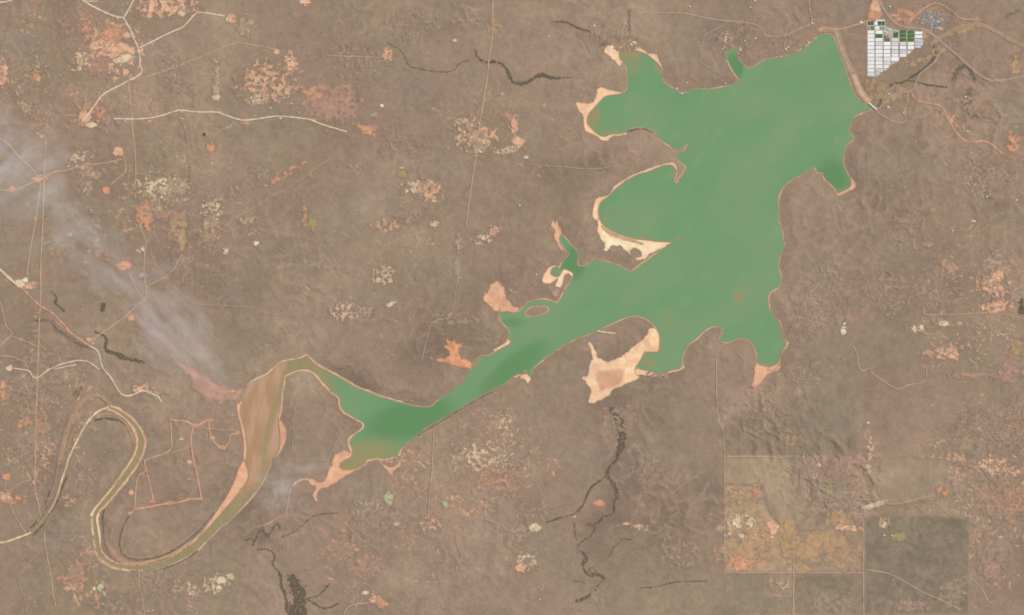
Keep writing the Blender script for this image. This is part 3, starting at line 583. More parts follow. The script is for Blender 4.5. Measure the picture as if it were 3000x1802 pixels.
for q in [
 (272,118,52,50,'peach',.62,11),(300,142,30,12,'cream',.9,9,-12),(235,160,26,26,'pink',.6,8),(270,82,30,14,'orange',.6,9),(195,150,22,26,'cream',.36,8),(205,62,22,36,'orange',.33,9),(160,80,40,50,'pink',.2,9),(400,16,62,22,'peach',.55,10),
 (440,32,13,9,'cream',1),(557,45,15,13,'peach',1),(590,62,26,28,'pale',.36,7),(88,190,9,20,'orange',.6,9),(5,178,12,34,'peach',.55,9),(48,205,14,34,'pale',.35,7),(70,262,34,18,'pale',.33,7,30),(228,272,52,36,'orange',.3,9),(206,285,12,14,'peach',.75,8),
 (222,302,16,8,'cream',1),(262,300,30,24,'pink',.35,9),(286,366,14,13,'peach',1),(195,388,32,34,'cream',.3,7),(222,420,34,14,'pale',.4,7),(205,452,22,18,'pale',.4,7),(302,505,10,14,'pale',.4,7),(30,456,9,9,'orange',1),(257,459,12,10,'orange',1),(300,641,19,12,'orange',1),
 (316,767,12,9,'orange',1),(112,424,17,9,'pink',1),(98,432,14,6,'peach',.8,7),(16,1150,12,10,'orange',1),(392,455,62,32,'cream',.44,8),(430,450,30,26,'pale',.45,7),(375,495,44,22,'pale',.35,8),(352,518,22,34,'orange',.5,9),(410,520,40,12,'pink',.55,9),(425,545,22,30,'tan',.45,8,60),
 (440,578,10,26,'tan',1),(439,600,6,7,'orange',1),(512,505,28,26,'cream',.42,7),(510,550,24,40,'pale',.4,7),(506,572,12,14,'tan',.5,7),(600,530,22,12,'pale',.4,7),(618,586,8,7,'white',1),(612,568,22,22,'pale',.3,6),(545,606,6,6,'white',.7,6),(230,560,24,40,'low',.38,9,-10),
 (245,610,20,16,'pink',.35,9),(340,603,12,7,'cream',.55,7),(348,665,12,10,'pale',.5,7),(668,125,9,8,'peach',1),(703,152,14,20,'peach',.6,9),(645,200,66,52,'peach',.38,9),(620,240,24,16,'cream',.4,8),(522,185,12,36,'pale',.42,8),(522,212,10,20,'pale',.5,8),(522,236,11,9,'cream',1),
 (800,248,64,44,'pink',.52,10),(760,225,26,16,'orange',.5,9),(735,4,16,8,'peach',1),(935,131,10,11,'peach',.85,8),(1098,97,8,6,'peach',1),(1189,66,20,16,'tan',.45,9),(1130,40,50,30,'low',.28,9),(590,296,13,7,'orange',1),(508,356,10,8,'orange',.8,8),(886,313,22,10,'orange',.6,9,20),(922,255,6,5,'white',1),(905,275,10,16,'pale',.45,7),
 (1130,320,36,42,'cream',.34,8),(1160,330,46,26,'peach',.42,8),(1155,350,20,18,'cream',.5,8),(1240,296,10,24,'peach',.6,8),(1250,342,18,14,'peach',.9,8),(1228,362,40,8,'cream',.5,7,-12),(1270,380,9,6,'white',.9,6),(1225,278,14,10,'pink',.6,8),(970,420,13,11,'olive',1),(969,405,11,4,'peach',1),(1012,452,32,18,'cream',.55,8),(1040,460,30,28,'peach',.42,8),(1048,485,8,5,'cream',1),
 (930,545,36,14,'peach',.42,8),(1050,540,9,9,'cream',.65,7),(985,520,50,22,'low',.3,8),(1165,575,24,15,'cream',.42,7),(1195,555,14,12,'peach',.5,7),(750,540,13,12,'olive',.75,9),(735,520,8,30,'orange',.4,8),(1108,588,8,26,'pale',.45,6),(1102,640,8,30,'pale',.35,6),(925,668,34,26,'cream',.34,7),(832,752,34,22,'cream',.4,7),(880,748,26,18,'pale',.35,7),(942,735,12,6,'cream',.75,7,-25),(1000,660,30,10,'low',.3,8),(780,640,70,10,'low',.35,9,12),
 (50,684,17,11,'cream',1),(62,676,10,8,'white',.9,7),(75,690,14,10,'peach',.55,7),(24,888,10,9,'cream',1),(345,938,28,9,'peach',.6,8),(355,936,9,6,'white',.9,7),(375,950,30,10,'pale',.4,8,20),(150,880,30,16,'pink',.42,8),(140,905,60,22,'low',.38,8),(160,905,10,10,'pale',.6,7),(1160,1105,74,44,'cream',.36,8),(1220,1020,20,24,'cream',.4,7),(1225,1060,20,30,'pale',.38,7),(1105,1120,26,30,'pale',.36,7),
 (1200,1160,60,36,'orange',.26,9),(1240,1165,22,40,'pink',.35,9),(938,1202,8,12,'mint',.85,7),(1075,1216,14,8,'mint',.9,7,45),(890,1235,46,40,'pale',.28,7),(925,1255,60,26,'low',.34,8),(958,1264,14,6,'cream',.9,7),(1042,1262,26,22,'peach',.4,8),(880,1300,60,16,'low',.36,8),(885,1362,46,32,'pink',.38,8),(905,1446,10,10,'peach',.8,8),(922,1456,14,12,'orange',.6,8),(882,1430,13,6,'white',.9,7),(860,1445,22,14,'low',.4,7),
 (520,1410,34,26,'cream',.4,7),(535,1400,14,10,'cream',1),(528,1418,10,7,'cream',1),(556,1391,12,9,'mint',1),(243,1418,9,12,'mint',1),(252,1432,5,14,'mint',.9,7,-25),(228,1420,6,7,'cream',1),(183,1395,34,28,'orange',.42,9),(175,1418,18,8,'peach',.55,8),(180,1375,16,30,'pink',.5,9),(190,1300,30,18,'low',.35,8),(1272,1352,32,24,'cream',.38,7),(1256,1370,16,10,'peach',.6,8),(1290,1272,16,10,'cream',1),(1250,1285,40,30,'low',.3,8),(1290,1235,50,30,'low',.26,8),
 (1446,1214,18,9,'orange',1),(1545,1275,20,8,'peach',.5,7),(1440,1440,16,20,'low',.4,8),(370,1405,50,40,'low',.3,7),(420,1420,30,26,'pale',.3,7),(465,1420,16,20,'cream',.4,7),
 (2034,800,9,10,'cream',1),(2036,790,9,4,'white',.9,6),(2048,768,12,14,'pink',.55,8),(2095,1020,5,4,'white',1),(2241,590,10,8,'orange',1),(2252,505,9,7,'tan',1),(2348,533,7,4,'white',.9,6),(2446,350,12,28,'orange',.6,9),(2400,640,46,34,'pale',.34,8),(2395,690,40,30,'peach',.42,8),(2410,665,30,12,'peach',.6,8,-30),(2400,740,44,12,'peach',.6,8,-8),(2300,782,40,6,'low',.5,8),(2278,780,12,7,'cream',.7,7),(2215,792,13,8,'cream',.7,7),
 (2290,850,30,20,'peach',.45,8),(2296,860,11,8,'peach',1),(2315,780,9,6,'peach',.9,7),(2452,840,14,30,'tan',.45,8),(2430,900,50,24,'pink',.35,9),(2340,905,50,10,'pink',.45,8),(2100,1085,10,30,'cream',.4,7),(2090,1130,14,16,'pale',.45,7),(1990,1150,64,44,'pink',.36,8),(2010,1200,60,40,'low',.36,8),(1940,1140,40,40,'low',.3,8),(2005,1174,17,9,'green',.9,9),(1975,1122,10,8,'peach',.9,8),(2400,1120,30,24,'peach',.55,9),(2375,1125,10,6,'cream',.7,7),(2440,1140,26,14,'peach',.5,8),(2330,1070,24,14,'tan',.42,8),(2400,1200,70,60,'pink',.34,8),
 (2450,1220,40,60,'orange',.24,8),(2380,1050,90,70,'low',.28,7),(2430,1000,50,60,'pink',.25,8),(2290,1185,8,14,'green',.7,8),(2275,1185,18,14,'orange',.4,8),(2024,1255,24,17,'tan',.8,10),(2040,1272,34,8,'peach',.6,9,8),(2140,1250,10,5,'pale',.5,7),(2133,1262,12,9,'peach',.6,8),(2169,1294,15,7,'olive',.8,8),(1885,1408,34,22,'pale',.36,7),(2110,1218,26,6,'cream',.75,8,-22),(2130,1262,8,12,'cream',.5,7),
 (1785,1350,36,18,'orange',.6,20),(1800,1300,50,50,'ochre',.5,22),(1785,1270,40,34,'cream',.32,16),(1775,1200,26,24,'tan',.34,10),(1825,1190,12,26,'orange',.4,10),(1765,1310,12,14,'tan',.7,10),(1936,1345,18,40,'tan',.5,20),(1905,1300,24,50,'tan',.45,20),(2000,1315,60,40,'ochre',.5,24),(2040,1350,40,26,'ochre',.4,14),(1862,1275,14,30,'peach',.45,16),
 (80,1035,46,76,'orange',.38,7),(110,1080,20,60,'peach',.34,6),(60,1060,50,40,'low',.36,7),(30,1205,34,14,'orange',.42,8),(8,940,8,26,'orange',.55,9),(70,950,70,50,'low',.26,8),(120,870,80,40,'low',.24,8),(10,1200,14,8,'peach',.7,8),(165,1208,20,16,'peach',.36,7),(210,1160,30,30,'low',.2,8),
 (1510,110,26,18,'low',.4,8),(1460,80,60,30,'low',.2,8),(1755,100,20,30,'cream',.28,6),(1780,120,22,12,'cream',.36,6),(1800,60,40,20,'low',.25,7),(1925,60,30,30,'low',.2,7),(2112,20,16,30,'peach',.9,9),(2108,40,14,10,'orange',.8,8),(2185,38,34,16,'orange',.5,9),(2250,34,50,24,'pink',.3,9),(2150,230,40,26,'tan',.4,9),(2115,215,26,26,'tan',.36,9),
 (2320,70,50,10,'tan',.5,9,-20),(2200,100,60,12,'tan',.4,10,-25),(2250,130,70,10,'tan',.36,9,-28),(2360,430,50,60,'pale',.2,7),(2450,160,10,22,'tan',.6,9),(1890,110,60,26,'low',.26,7),(2350,260,60,20,'pink',.3,9,25),(2300,290,40,16,'orange',.3,9,35),(2400,420,40,40,'low',.26,8),
 (600,440,60,20,'low',.3,9,-40),(690,420,70,10,'orange',.3,9,-30),(860,400,40,8,'low',.3,8),(520,730,30,20,'low',.22,8),(650,830,60,14,'low',.25,8,-35),(1100,770,90,20,'low',.2,8),(960,340,60,40,'low',.15,8),(870,140,90,40,'low',.2,8),(1010,60,80,40,'low',.18,8),(420,170,50,60,'low',.12,8),
 (1500,1010,60,50,'low',.18,8),(1580,900,40,20,'low',.2,8),(1950,900,60,40,'low',.22,8),(2200,560,80,60,'low',.2,8),(2150,700,80,60,'low',.22,8),(2250,700,60,60,'low',.22,8),(2000,700,60,100,'low',.18,8),(1950,780,50,40,'low',.2,8),(1640,1340,60,60,'low',.14,8),(1560,1130,50,40,'low',.16,8),(1850,1000,60,60,'low',.2,8),(1900,1060,40,30,'tan',.2,8),
 (2200,1460,60,16,'low',.32,8),(2000,1450,60,30,'low',.25,8),(2300,1430,40,40,'low',.25,8),(2400,1330,40,60,'low',.32,8),(2390,1370,26,26,'pink',.45,9),
]:
    bare(*q[:6], q[6] if len(q) > 6 else 9, q[7] if len(q) > 7 else 0)
for c, r, lx, ly, rx, ry, pal in [
 (0,2,1700,1095,9,5,'orange'),(0,2,1890,1142,16,7,'peach'),(0,2,2030,1090,11,7,'orange'),(0,2,1750,1272,9,6,'peach'),(0,2,2150,1352,13,8,'peach'),(0,2,2290,1215,9,7,'peach'),(0,2,2050,1260,10,7,'peach'),
 (0,3,1640,405,13,8,'orange'),(0,3,1470,388,12,7,'orange'),(0,3,1820,362,10,6,'orange'),(0,3,1265,300,11,9,'peach'),(0,3,1250,505,8,6,'peach'),(0,3,1830,172,12,5,'peach'),(0,3,1825,10,11,7,'peach'),(0,3,1935,362,7,6,'orange'),
 (0,2,860,312,11,8,'peach'),(0,2,900,345,9,6,'orange'),(0,2,1265,105,13,9,'orange'),(0,2,205,310,11,7,'pink'),(0,2,460,590,10,6,'pink'),(0,2,370,460,5,10,'peach'),(0,2,2250,810,12,7,'peach'),
 (0,0,1450,1165,9,6,'peach'),(0,0,1760,1082,7,4,'cream'),(0,0,2110,1082,11,5,'peach'),(0,0,2370,1190,15,6,'orange'),(0,0,450,1205,5,5,'cream'),(0,0,445,1380,9,5,'pale'),(0,0,260,1075,8,5,'cream'),(0,0,1910,118,7,5,'cream'),(0,0,340,735,6,12,'orange'),(0,0,340,135,6,7,'orange'),
 (1,0,240,1142,7,5,'cream'),(1,0,560,1165,8,5,'cream'),(1,0,840,1262,12,4,'peach'),(0,1,345,630,6,6,'peach'),(0,1,140,1115,6,4,'pink'),(0,3,330,205,6,7,'peach'),(0,3,20,310,9,6,'peach'),(0,3,510,1295,4,5,'pale'),
 (3,0,1760,1170,8,14,'peach'),(3,0,1310,1085,7,6,'peach'),(3,0,1670,275,8,7,'peach'),(3,0,1360,225,9,6,'tan'),(3,0,900,215,9,6,'cream'),(3,0,1160,1035,7,5,'peach'),(2,3,220,640,20,14,'cream'),(2,3,600,540,10,5,'peach'),(2,3,1100,605,16,6,'peach')]:
    (x_, y_), = T(c, r, [(lx, ly)])
    bare(x_, y_, rx, ry, pal, 1, 9, 0, None, False)
# erosion scars too many and too tangled to count, thickest in the west, the south and along the east edge
def scar_mask(X, Y):
    m_ = np.full(X.shape, -1.0, np.float32)
    for cx, cy, rx, ry, v in ((250, 200, 420, 300, .55), (500, 620, 330, 300, .5), (120, 1250, 220, 330, .7), (800, 300, 450, 220, .35), (1350, 1350, 330, 260, .75), (1100, 1620, 360, 220, .5), (350, 1700, 420, 180, .5),
                              (2880, 1450, 260, 420, .8), (2880, 900, 260, 300, .7), (2900, 420, 220, 260, .5), (1450, 400, 260, 200, .45), (2420, 1400, 220, 160, .5), (1150, 850, 330, 160, .35), (1250, 650, 300, 150, .3), (2200, 1500, 200, 200, .2), (2700, 250, 300, 200, .3), (1600, 1600, 220, 200, .2), (130, 800, 200, 250, .35)):
        m_ = np.maximum(m_, v * np.clip(blob(X, Y, cx, cy, rx, ry) * 2.2, -1, 1))
    return m_
def scar_f(seed, sc, thr):
    def f(X, Y):
        wx_, wy_ = 22 * fbm(X, Y, 60, 2, seed + 1), 22 * fbm(X, Y, 60, 2, seed + 2)
        return (fbm(X + wx_, Y + wy_, sc, 4, seed, .65) + .55 * ridged(X + wx_, Y + wy_, sc * 2.6, 2, seed + 3) + .5 * fbm(X, Y, 130, 2, seed + 4) + .55 * scar_mask(X, Y) - thr) * sc * .9
    return f
for nm, pal_, sd, sc_, th_, of_ in (('erosion_scars', ((222,176,138), (206,158,124)), 501, 13, .82, .52), ('erosion_scars', ((222,198,164), (204,178,146)), 521, 9, .88, .54)):
    o_ = region(nm, scar_f(sd, sc_, th_), (-50, -50, 3050, 1852), soil('scar_%d' % sd, C(*pal_[0]), C(*pal_[1]), 60, 'ground', 4.0), of_, 1)
    if o_: tag(o_, 'tangled peach erosion scars in the bush' if sd == 501 else 'tangled pale cream erosion scars in the bush', 'bare soil', kind='stuff')
# uncounted small flecks of bare earth between the bushes everywhere
fl = region('bare_flecks', lambda X, Y: (fbm(X, Y, 7, 2, 301) + .5 * fbm(X, Y, 60, 2, 302) + .35 * fbm(X, Y, 300, 2, 304) - .55) * 5, (-50, -50, 3050, 1852), soil('fleck_soil', C(204,174,144), C(188,158,130), 60, 'ground', 2.4), .5, 1)
tag(fl, 'tiny pale flecks of bare earth between the bushes', 'bare soil', kind='stuff')

# ------------------------------------------------------------------ roads and tracks
R_PALE = soil('pale_gravel', C(228,204,174), C(208,182,152), 60, None)
R_TAN = soil('tan_track', C(202,168,138), C(188,156,130), 60, None)
R_FAINT = soil('faint_track', C(184,156,132), C(174,146,124), 60, None)
R_ORNG = soil('orange_track', C(216,168,134), C(200,152,122), 60, None)
R_ASPH = soil('worn_asphalt', C(184,156,138), C(174,148,131), 80, None, mid=.04, fine=.05)
def ribbon(name, pts, w, mat, off=1.0, smooth=2, wob=.5, dash=None):
    p = chaikin(np.array([q[:2] for q in pts], float), smooth, False)
    seg = np.hypot(*np.diff(p, axis=0).T); s = np.concatenate([[0], np.cumsum(seg)])
    n = max(3, int(s[-1] / 4)); t = np.linspace(0, s[-1], n)
    x = np.interp(t, s, p[:, 0]); y = np.interp(t, s, p[:, 1])
    x = x + wob * fbm(x, y, 25, 2, 91); y = y + wob * fbm(x, y, 25, 2, 93)
    dx, dy = np.gradient(x), np.gradient(y); L = np.hypot(dx, dy) + 1e-9; nx, ny = -dy / L, dx / L
    ww = w / 2 * (1 + .25 * fbm(x, y, 18, 2, 95))
    X = np.stack([x + nx * ww, x, x - nx * ww], 1); Y = np.stack([y + ny * ww, y, y - ny * ww], 1)
    Z = terr(X, Y); Z = np.maximum(Z, Z[:, 1:2] - .3) + off
    V = np.stack([(X - 1500) * S, (901 - Y) * S, Z], 2).reshape(-1, 3)
    Fs = []
    for i in range(n - 1):
        if dash and fbm(np.array([x[i]]), np.array([y[i]]), 26, 2, 97)[0] < dash: continue
        for k in (0, 1):
            a = i * 3 + k; Fs.append((a, a + 3, a + 4)); Fs.append((a, a + 4, a + 1))
    if not Fs: return None
    V = np.array(V); Fs = np.array(Fs)
    v0, v1, v2 = V[Fs[0][0]], V[Fs[0][1]], V[Fs[0][2]]
    if np.cross(v1 - v0, v2 - v0)[2] < 0: Fs = Fs[:, ::-1]
    return np_mesh(name, V, Fs, mat, {'edge': np.full(len(V), 9.0)})
ROADN = [0]
def road(name, label, pts, w, mat, off=1.0, dash=None, wob=.5):
    ROADN[0] += 1; off = 4.2 + .02 * ROADN[0]
    o = ribbon(name, pts, w, mat, off, dash=dash, wob=wob)
    if o: tag(o, label, 'road' if 'road' in name or name == 'highway' else 'track', kind='structure')
road('gravel_road', 'pale gravel road from the northwest fork bending past the big peach clearing', T(0,0,[(790,-10),(820,20),(940,85),(1060,140),(1150,170),(1195,170),(1220,215),(1270,310),(1310,400),(1335,465),(1360,560),(1345,630),(1380,680),(1360,720),(1240,785),(1110,850),(1000,905),(940,980),(880,1070),(850,1110),(800,1170)]), 5.5, R_PALE)
road('gravel_road', 'short pale gravel road joining the northwest fork from the north', T(0,0,[(1295,-10),(1265,55),(1225,125),(1195,172)]), 5, R_PALE)
road('gravel_road', 'pale gravel road running northeast to the peach clearing at the upper edge', T(0,0,[(1340,465),(1450,415),(1560,355),(1690,295),(1770,265),(1820,210),(1880,135),(1920,118),(2020,130),(2170,155)]), 4.5, R_PALE)
road('gravel_road', 'short pale spur at the northwest top edge', T(0,0,[(800,5),(860,15),(950,12)]), 4, R_PALE)
road('gravel_road', 'pale track clipping the top left corner', T(0,0,[(0,25),(60,20),(120,0)]), 4.5, R_PALE)
road('dirt_road', 'straight dirt road dropping south from the pale gravel road', T(0,0,[(1240,785),(1250,880),(1265,1040),(1275,1150),(1285,1300),(1300,1420)]) + T(0,1,[(1310,60),(1315,180),(1310,260),(1295,350)]), 4.2, R_TAN)
road('gravel_road', 'wavy pale gravel road crossing the upper west from a dead end', T(0,0,[(1100,1145),(1260,1150),(1420,1145),(1560,1120),(1690,1070),(1760,1062),(1900,1085),(2090,1078),(2160,1105),(2300,1155),(2360,1162),(2471,1150)]) + T(1,0,[(60,1142),(180,1122),(290,1125),(420,1140),(520,1150),(570,1175),(660,1210),(770,1240),(880,1272)]), 4.6, R_PALE)
road('dirt_track', 'faint track looping south from the wavy gravel road', T(0,0,[(2250,1165),(2240,1210),(2160,1250),(2090,1275),(2060,1340),(2040,1400)]), 3, R_TAN)
road('dirt_track', 'long straight faint track climbing northeast over the upper west', T(0,0,[(1240,785),(1380,755),(1560,695),(1720,635),(1860,580),(2000,525),(2140,465),(2260,420),(2320,415),(2471,440)]) + T(1,0,[(0,440),(100,455),(180,480)]), 3, R_TAN, dash=-.35)
road('dirt_track', 'thin straight track leading to the ring clearing in the upper middle', T(1,0,[(690,535),(850,543),(1000,548),(1200,555)]), 2.6, R_TAN)
road('dirt_road', 'long straight fence road through the northern middle plain', T(1,0,[(2285,-10),(2285,130),(2290,270),(2275,420),(2250,560),(2240,680),(2220,830),(2195,980),(2170,1130),(2145,1300),(2130,1483)]) + T(1,1,[(2120,60),(2105,150),(2080,300),(2050,520),(2030,700)]), 4.0, R_TAN)
road('dirt_track', 'broken continuation of the fence road towards the orange fan', T(1,1,[(2000,800),(1975,960),(1955,1150),(1930,1300),(1910,1483)]) + T(1,2,[(1880,110),(1690,130),(1660,280),(1620,420),(1600,540)]), 2.6, R_FAINT)
road('dirt_track', 'curving pale track south of the western cove', T(1,1,[(2350,0),(2471,40)]) + T(2,1,[(0,50),(100,95),(310,120),(500,125),(640,145),(820,150),(950,130),(1100,95),(1200,70),(1250,45),(1300,0)]) + T(2,0,[(1350,1420)]), 2.8, R_FAINT)
road('dirt_track', 'track running east along the upper edge towards the narrow inlet', T(2,0,[(1190,125),(1400,130),(1600,120),(1720,140),(1900,180),(2080,205),(2250,215),(2340,230),(2400,265),(2440,300),(2430,340),(2471,350)]) + T(3,0,[(50,352),(180,345),(280,285),(400,240)]), 3.2, R_TAN)
road('dirt_track', 'track branching south over the northern peninsula', T(2,0,[(2050,235),(1960,290),(1860,325),(1835,400),(1815,560),(1810,600),(1900,660),(2040,740)]), 2.6, R_FAINT)
road('dirt_road', 'dirt road falling from the top edge to the jetty houses', T(3,0,[(392,-10),(400,80),(420,180),(425,235)]), 3.6, R_TAN)
road('dirt_track', 'short track from the jetty houses to the dam', T(3,0,[(425,190),(470,190),(500,240),(520,262)]), 3, R_TAN)
road('dirt_road', 'orange dirt road from the dam crest to the netted crops', T(3,0,[(480,290),(560,262),(640,285),(680,285),(760,265),(850,240),(930,215),(965,205)]), 5, R_ORNG)
road('highway', 'paved highway crossing the northeast corner past the netted crops', T(3,0,[(1070,-10),(1100,60),(1150,140),(1200,200),(1260,240),(1330,265),(1430,272),(1500,280),(1570,320),(1650,385),(1730,455),(1830,540),(1930,630),(2020,710),(2100,765),(2200,785),(2330,765),(2471,735)]), 8, R_ASPH, wob=.1)
road('paved_road', 'winding road from the highway down to the spillway', T(3,0,[(1700,460),(1650,520),(1610,600),(1540,655),(1460,715),(1440,780),(1415,830),(1380,880),(1300,890),(1230,905),(1170,935),(1120,990),(1080,1040),(1040,1060)]), 5.5, R_ASPH)
road('dirt_road', 'orange dirt road winding southeast from below the spillway', T(3,0,[(1380,885),(1410,950),(1470,985),(1560,1000),(1640,1010),(1690,1040),(1730,1110),(1760,1180),(1790,1240),(1850,1320),(1910,1370),(2000,1370),(2100,1360),(2180,1410),(2260,1483)]), 5, R_ORNG)
road('dirt_track', 'looping track around the hollow below the spillway', T(3,0,[(1350,900),(1350,970),(1325,1040),(1310,1090),(1330,1150),(1320,1185),(1230,1180),(1150,1150),(1060,1090),(1030,1060)]), 3, R_TAN)
road('dirt_track', 'track circling the village from the highway', T(3,0,[(1350,200),(1440,135),(1520,70),(1620,20),(1700,60),(1790,120),(1850,190),(2030,185)]), 4, R_ORNG)
road('dry_wash', 'broad tan dry wash running from the village to the east edge', T(3,0,[(1560,430),(1700,340),(1830,260),(1960,240),(2080,240),(2150,280),(2250,330),(2330,390),(2471,440)]), 12, soil('wash_tan', C(182,152,120), C(168,142,116), 80, None), .8)
road('dirt_track', 'faint straight north south boundary track in the east', T(3,1,[(955,0),(960,120),(965,280)]) , 2.4, R_FAINT)
road('dirt_road', 'straight pale fence road dividing the southeast paddocks, western one', T(2,2,[(1970,500),(1970,800),(1990,1100),(2040,1180),(2052,1483)]) + T(2,3,[(2045,100),(2045,400),(2040,700),(2040,1070)]), 2.8, R_TAN, wob=.2)
road('dirt_road', 'straight fence road along the north side of the southeast paddocks', F([(1748,1101),(1830,1101),(1896,1104)]), 3.6, R_TAN, wob=.2)
road('dirt_road', 'straight fence road along the south side of the tan paddock', F([(1748,1380),(1850,1381),(1960,1381),(2083,1382)]), 3.0, R_TAN, wob=.2)
road('dirt_road', 'straight fence road between the tan and the dark paddock', F([(2083,1255),(2084,1330),(2083,1400),(2084,1484)]), 2.8, R_TAN, wob=.2)
road('dirt_road', 'straight fence road splitting the tan paddock', F([(1916,1286),(1915,1340),(1915,1400),(1913,1484)]), 3.2, R_TAN, wob=.2)
road('dirt_track', 'faint diagonal track across the dark paddock', T(3,3,[(940,1045),(1150,1075),(1300,1150),(1440,1240),(1600,1310),(1730,1365),(1850,1430)]), 3, R_TAN)
road('dirt_track', 'curved track north of the dark paddock', T(3,3,[(860,370),(1050,370),(1150,415),(1250,415),(1400,375),(1600,325)]), 3, R_TAN)
road('dirt_track', 'pale track in the far southeast corner', T(3,3,[(1960,1130),(2030,1200),(2090,1290),(2110,1370),(2170,1350)]), 3.4, R_TAN)
road('dirt_track', 'angled track joining the far southeast corner track', T(3,3,[(2030,1200),(2110,1120),(2180,1070)]), 2.6, R_FAINT)
road('dirt_track', 'winding track in the eastern plain below the whitish shed', T(3,2,[(820,370),(860,450),(870,560),(900,620),(950,600),(970,580),(1000,640),(1100,700),(1200,770),(1270,795),(1350,745),(1480,735),(1530,690),(1530,560)]), 3, R_TAN)
road('dirt_track', 'track along the eastern margin below the peach patches', T(3,2,[(1500,80),(1460,160),(1440,190)]) + T(3,2,[(1500,260),(1700,260)]), 2.6, R_TAN)
road('dirt_track', 'arched track in the eastern margin', T(3,2,[(1500,0),(1500,70),(1600,75),(1900,65),(2100,45),(2300,65),(2471,110)]), 2.8, R_TAN)
# the west
road('dirt_road', 'dirt road entering at the west edge and meeting the smoky junction', T(0,0,[(-10,1330),(60,1365),(130,1440)]) + T(0,1,[(150,0),(230,70),(310,140),(350,200),(380,245)]), 5, R_TAN)
road('dirt_track', 'straight track coming down to the smoky junction from a pale dot', T(0,0,[(450,1200),(440,1380)]) + T(0,1,[(435,80),(430,170),(425,250)]), 3.2, R_TAN)
road('dirt_track', 'faint track from the scattered pale patches to the pale dot', T(0,0,[(60,930),(160,990),(240,1060),(330,1120),(440,1195)]), 3, R_FAINT)
road('dirt_road', 'dirt road running east from the smoky junction', T(0,1,[(430,245),(480,200),(540,170),(630,170),(700,140),(800,120),(870,105),(1000,95),(1180,55)]), 4, R_TAN)
road('dirt_track', 'track from the peach clearing down to the orange clearing in the west', T(0,1,[(1195,20),(1220,130),(1210,180),(1160,225),(1070,300)]), 3, R_TAN)
road('dirt_track', 'track linking the west edge clearing with the smoky junction', T(0,1,[(0,355),(90,350),(180,350),(260,300),(370,260)]), 3, R_TAN)
road('dirt_road', 'western of the two parallel roads going south from the smoky junction', T(0,1,[(395,260),(385,380),(365,500),(350,640),(325,760),(300,890),(285,1000),(265,1120),(265,1180)]), 3.8, R_TAN)
road('dirt_road', 'eastern of the two parallel roads going south from the smoky junction', T(0,1,[(425,260),(425,420),(415,620),(410,800),(400,950),(395,1150),(395,1300),(390,1483)]) + T(0,2,[(385,100),(375,300),(370,500),(365,680),(360,850),(350,1000),(350,1150),(345,1300),(345,1483)]) + T(0,3,[(335,200),(350,330),(375,430),(388,530)]), 4, R_TAN)
road('gravel_road', 'pale gravel road coming diagonally from the west edge to the cream clearing', T(0,1,[(-10,1105),(80,1190),(190,1285)]), 7.5, R_PALE)
road('dirt_road', 'orange dirt road running southeast from the cream clearing to the orange junction', T(0,1,[(190,1285),(260,1340),(340,1430),(420,1490)]) + T(0,2,[(440,15),(500,45),(560,110),(640,190),(700,260),(790,320),(880,380)]), 5.5, R_ORNG)
road('dirt_road', 'second strand of the orange road close along its south side', T(0,2,[(540,130),(600,190),(680,250),(740,290)]), 3, R_ORNG)
road('dirt_road', 'dirt road going northeast from the orange junction through an orange clearing', T(0,2,[(870,330),(920,300),(1000,240),(1100,170),(1200,100),(1260,50),(1310,0)]) + T(0,1,[(1390,1410),(1420,1390),(1410,1310),(1390,1100),(1400,940),(1420,840),(1370,760),(1360,680)]), 4, R_TAN)
road('dirt_road', 'track rising from the forked track to the big orange clearing', T(0,1,[(1390,1420),(1330,1330),(1280,1230),(1245,1150)]), 3.4, R_TAN)
road('dirt_track', 'track running northeast past the golden tan clearing', T(0,1,[(1410,1290),(1500,1240),(1600,1190),(1680,1120),(1720,1040),(1760,970)]), 3, R_TAN)
road('dirt_track', 'pale grey track branching east from the narrow junction in the smoke', T(0,1,[(1590,1200),(1680,1290),(1780,1370),(1850,1450)]) + T(0,2,[(1855,0),(1870,140),(1890,260),(1920,370),(1960,460)]), 2.8, R_FAINT)
road('dirt_track', 'faint track running east over the middle plain', T(0,1,[(1860,1450),(2100,1465),(2471,1483)]) + T(1,2,[(0,50),(250,75),(450,100)]), 2.6, R_FAINT)
road('dirt_track', 'thin reddish track in the upper west going south then east', T(0,0,[(1720,1130),(1790,1240),(1800,1330)]) + T(0,1,[(1825,0),(1830,150),(1855,280),(1855,370),(1960,390),(2080,430),(2150,480)]), 2.6, R_FAINT)
road('dirt_track', 'track climbing northeast from the cream speckled hill', T(0,1,[(2100,760),(2200,680),(2330,590),(2471,510)]) + T(1,1,[(0,520),(110,430),(300,340),(450,240),(560,150),(720,50)]), 2.6, R_FAINT)
road('dirt_road', 'orange and pale road winding from the orange junction to the pink clearing', T(0,2,[(880,380),(940,410),(965,470),(980,560),(1010,610),(1070,670),(1120,760),(1170,840),(1230,860),(1300,840),(1370,800),(1440,820),(1530,860),(1560,910)]), 5, R_PALE)
road('dirt_track', 'double track running west below the orange junction', T(0,2,[(960,600),(860,520),(760,510),(620,540),(520,580),(440,620),(380,680),(320,680),(290,610),(180,595),(140,590)]), 4, R_PALE)
road('dirt_track', 'second strand of the double track', T(0,2,[(740,555),(620,575),(520,600)]), 3, R_PALE)
road('dirt_track', 'pale track entering at the west edge above the cream clearing', T(0,2,[(-10,468),(60,470),(150,485),(190,510),(250,530),(270,590)]), 4, R_TAN)
road('dirt_track', 'kinked track close to the west edge', T(0,1,[(-10,1400),(20,1483)]) + T(0,2,[(45,120),(65,200),(120,240),(110,280),(40,330),(0,380)]), 3.6, R_TAN)
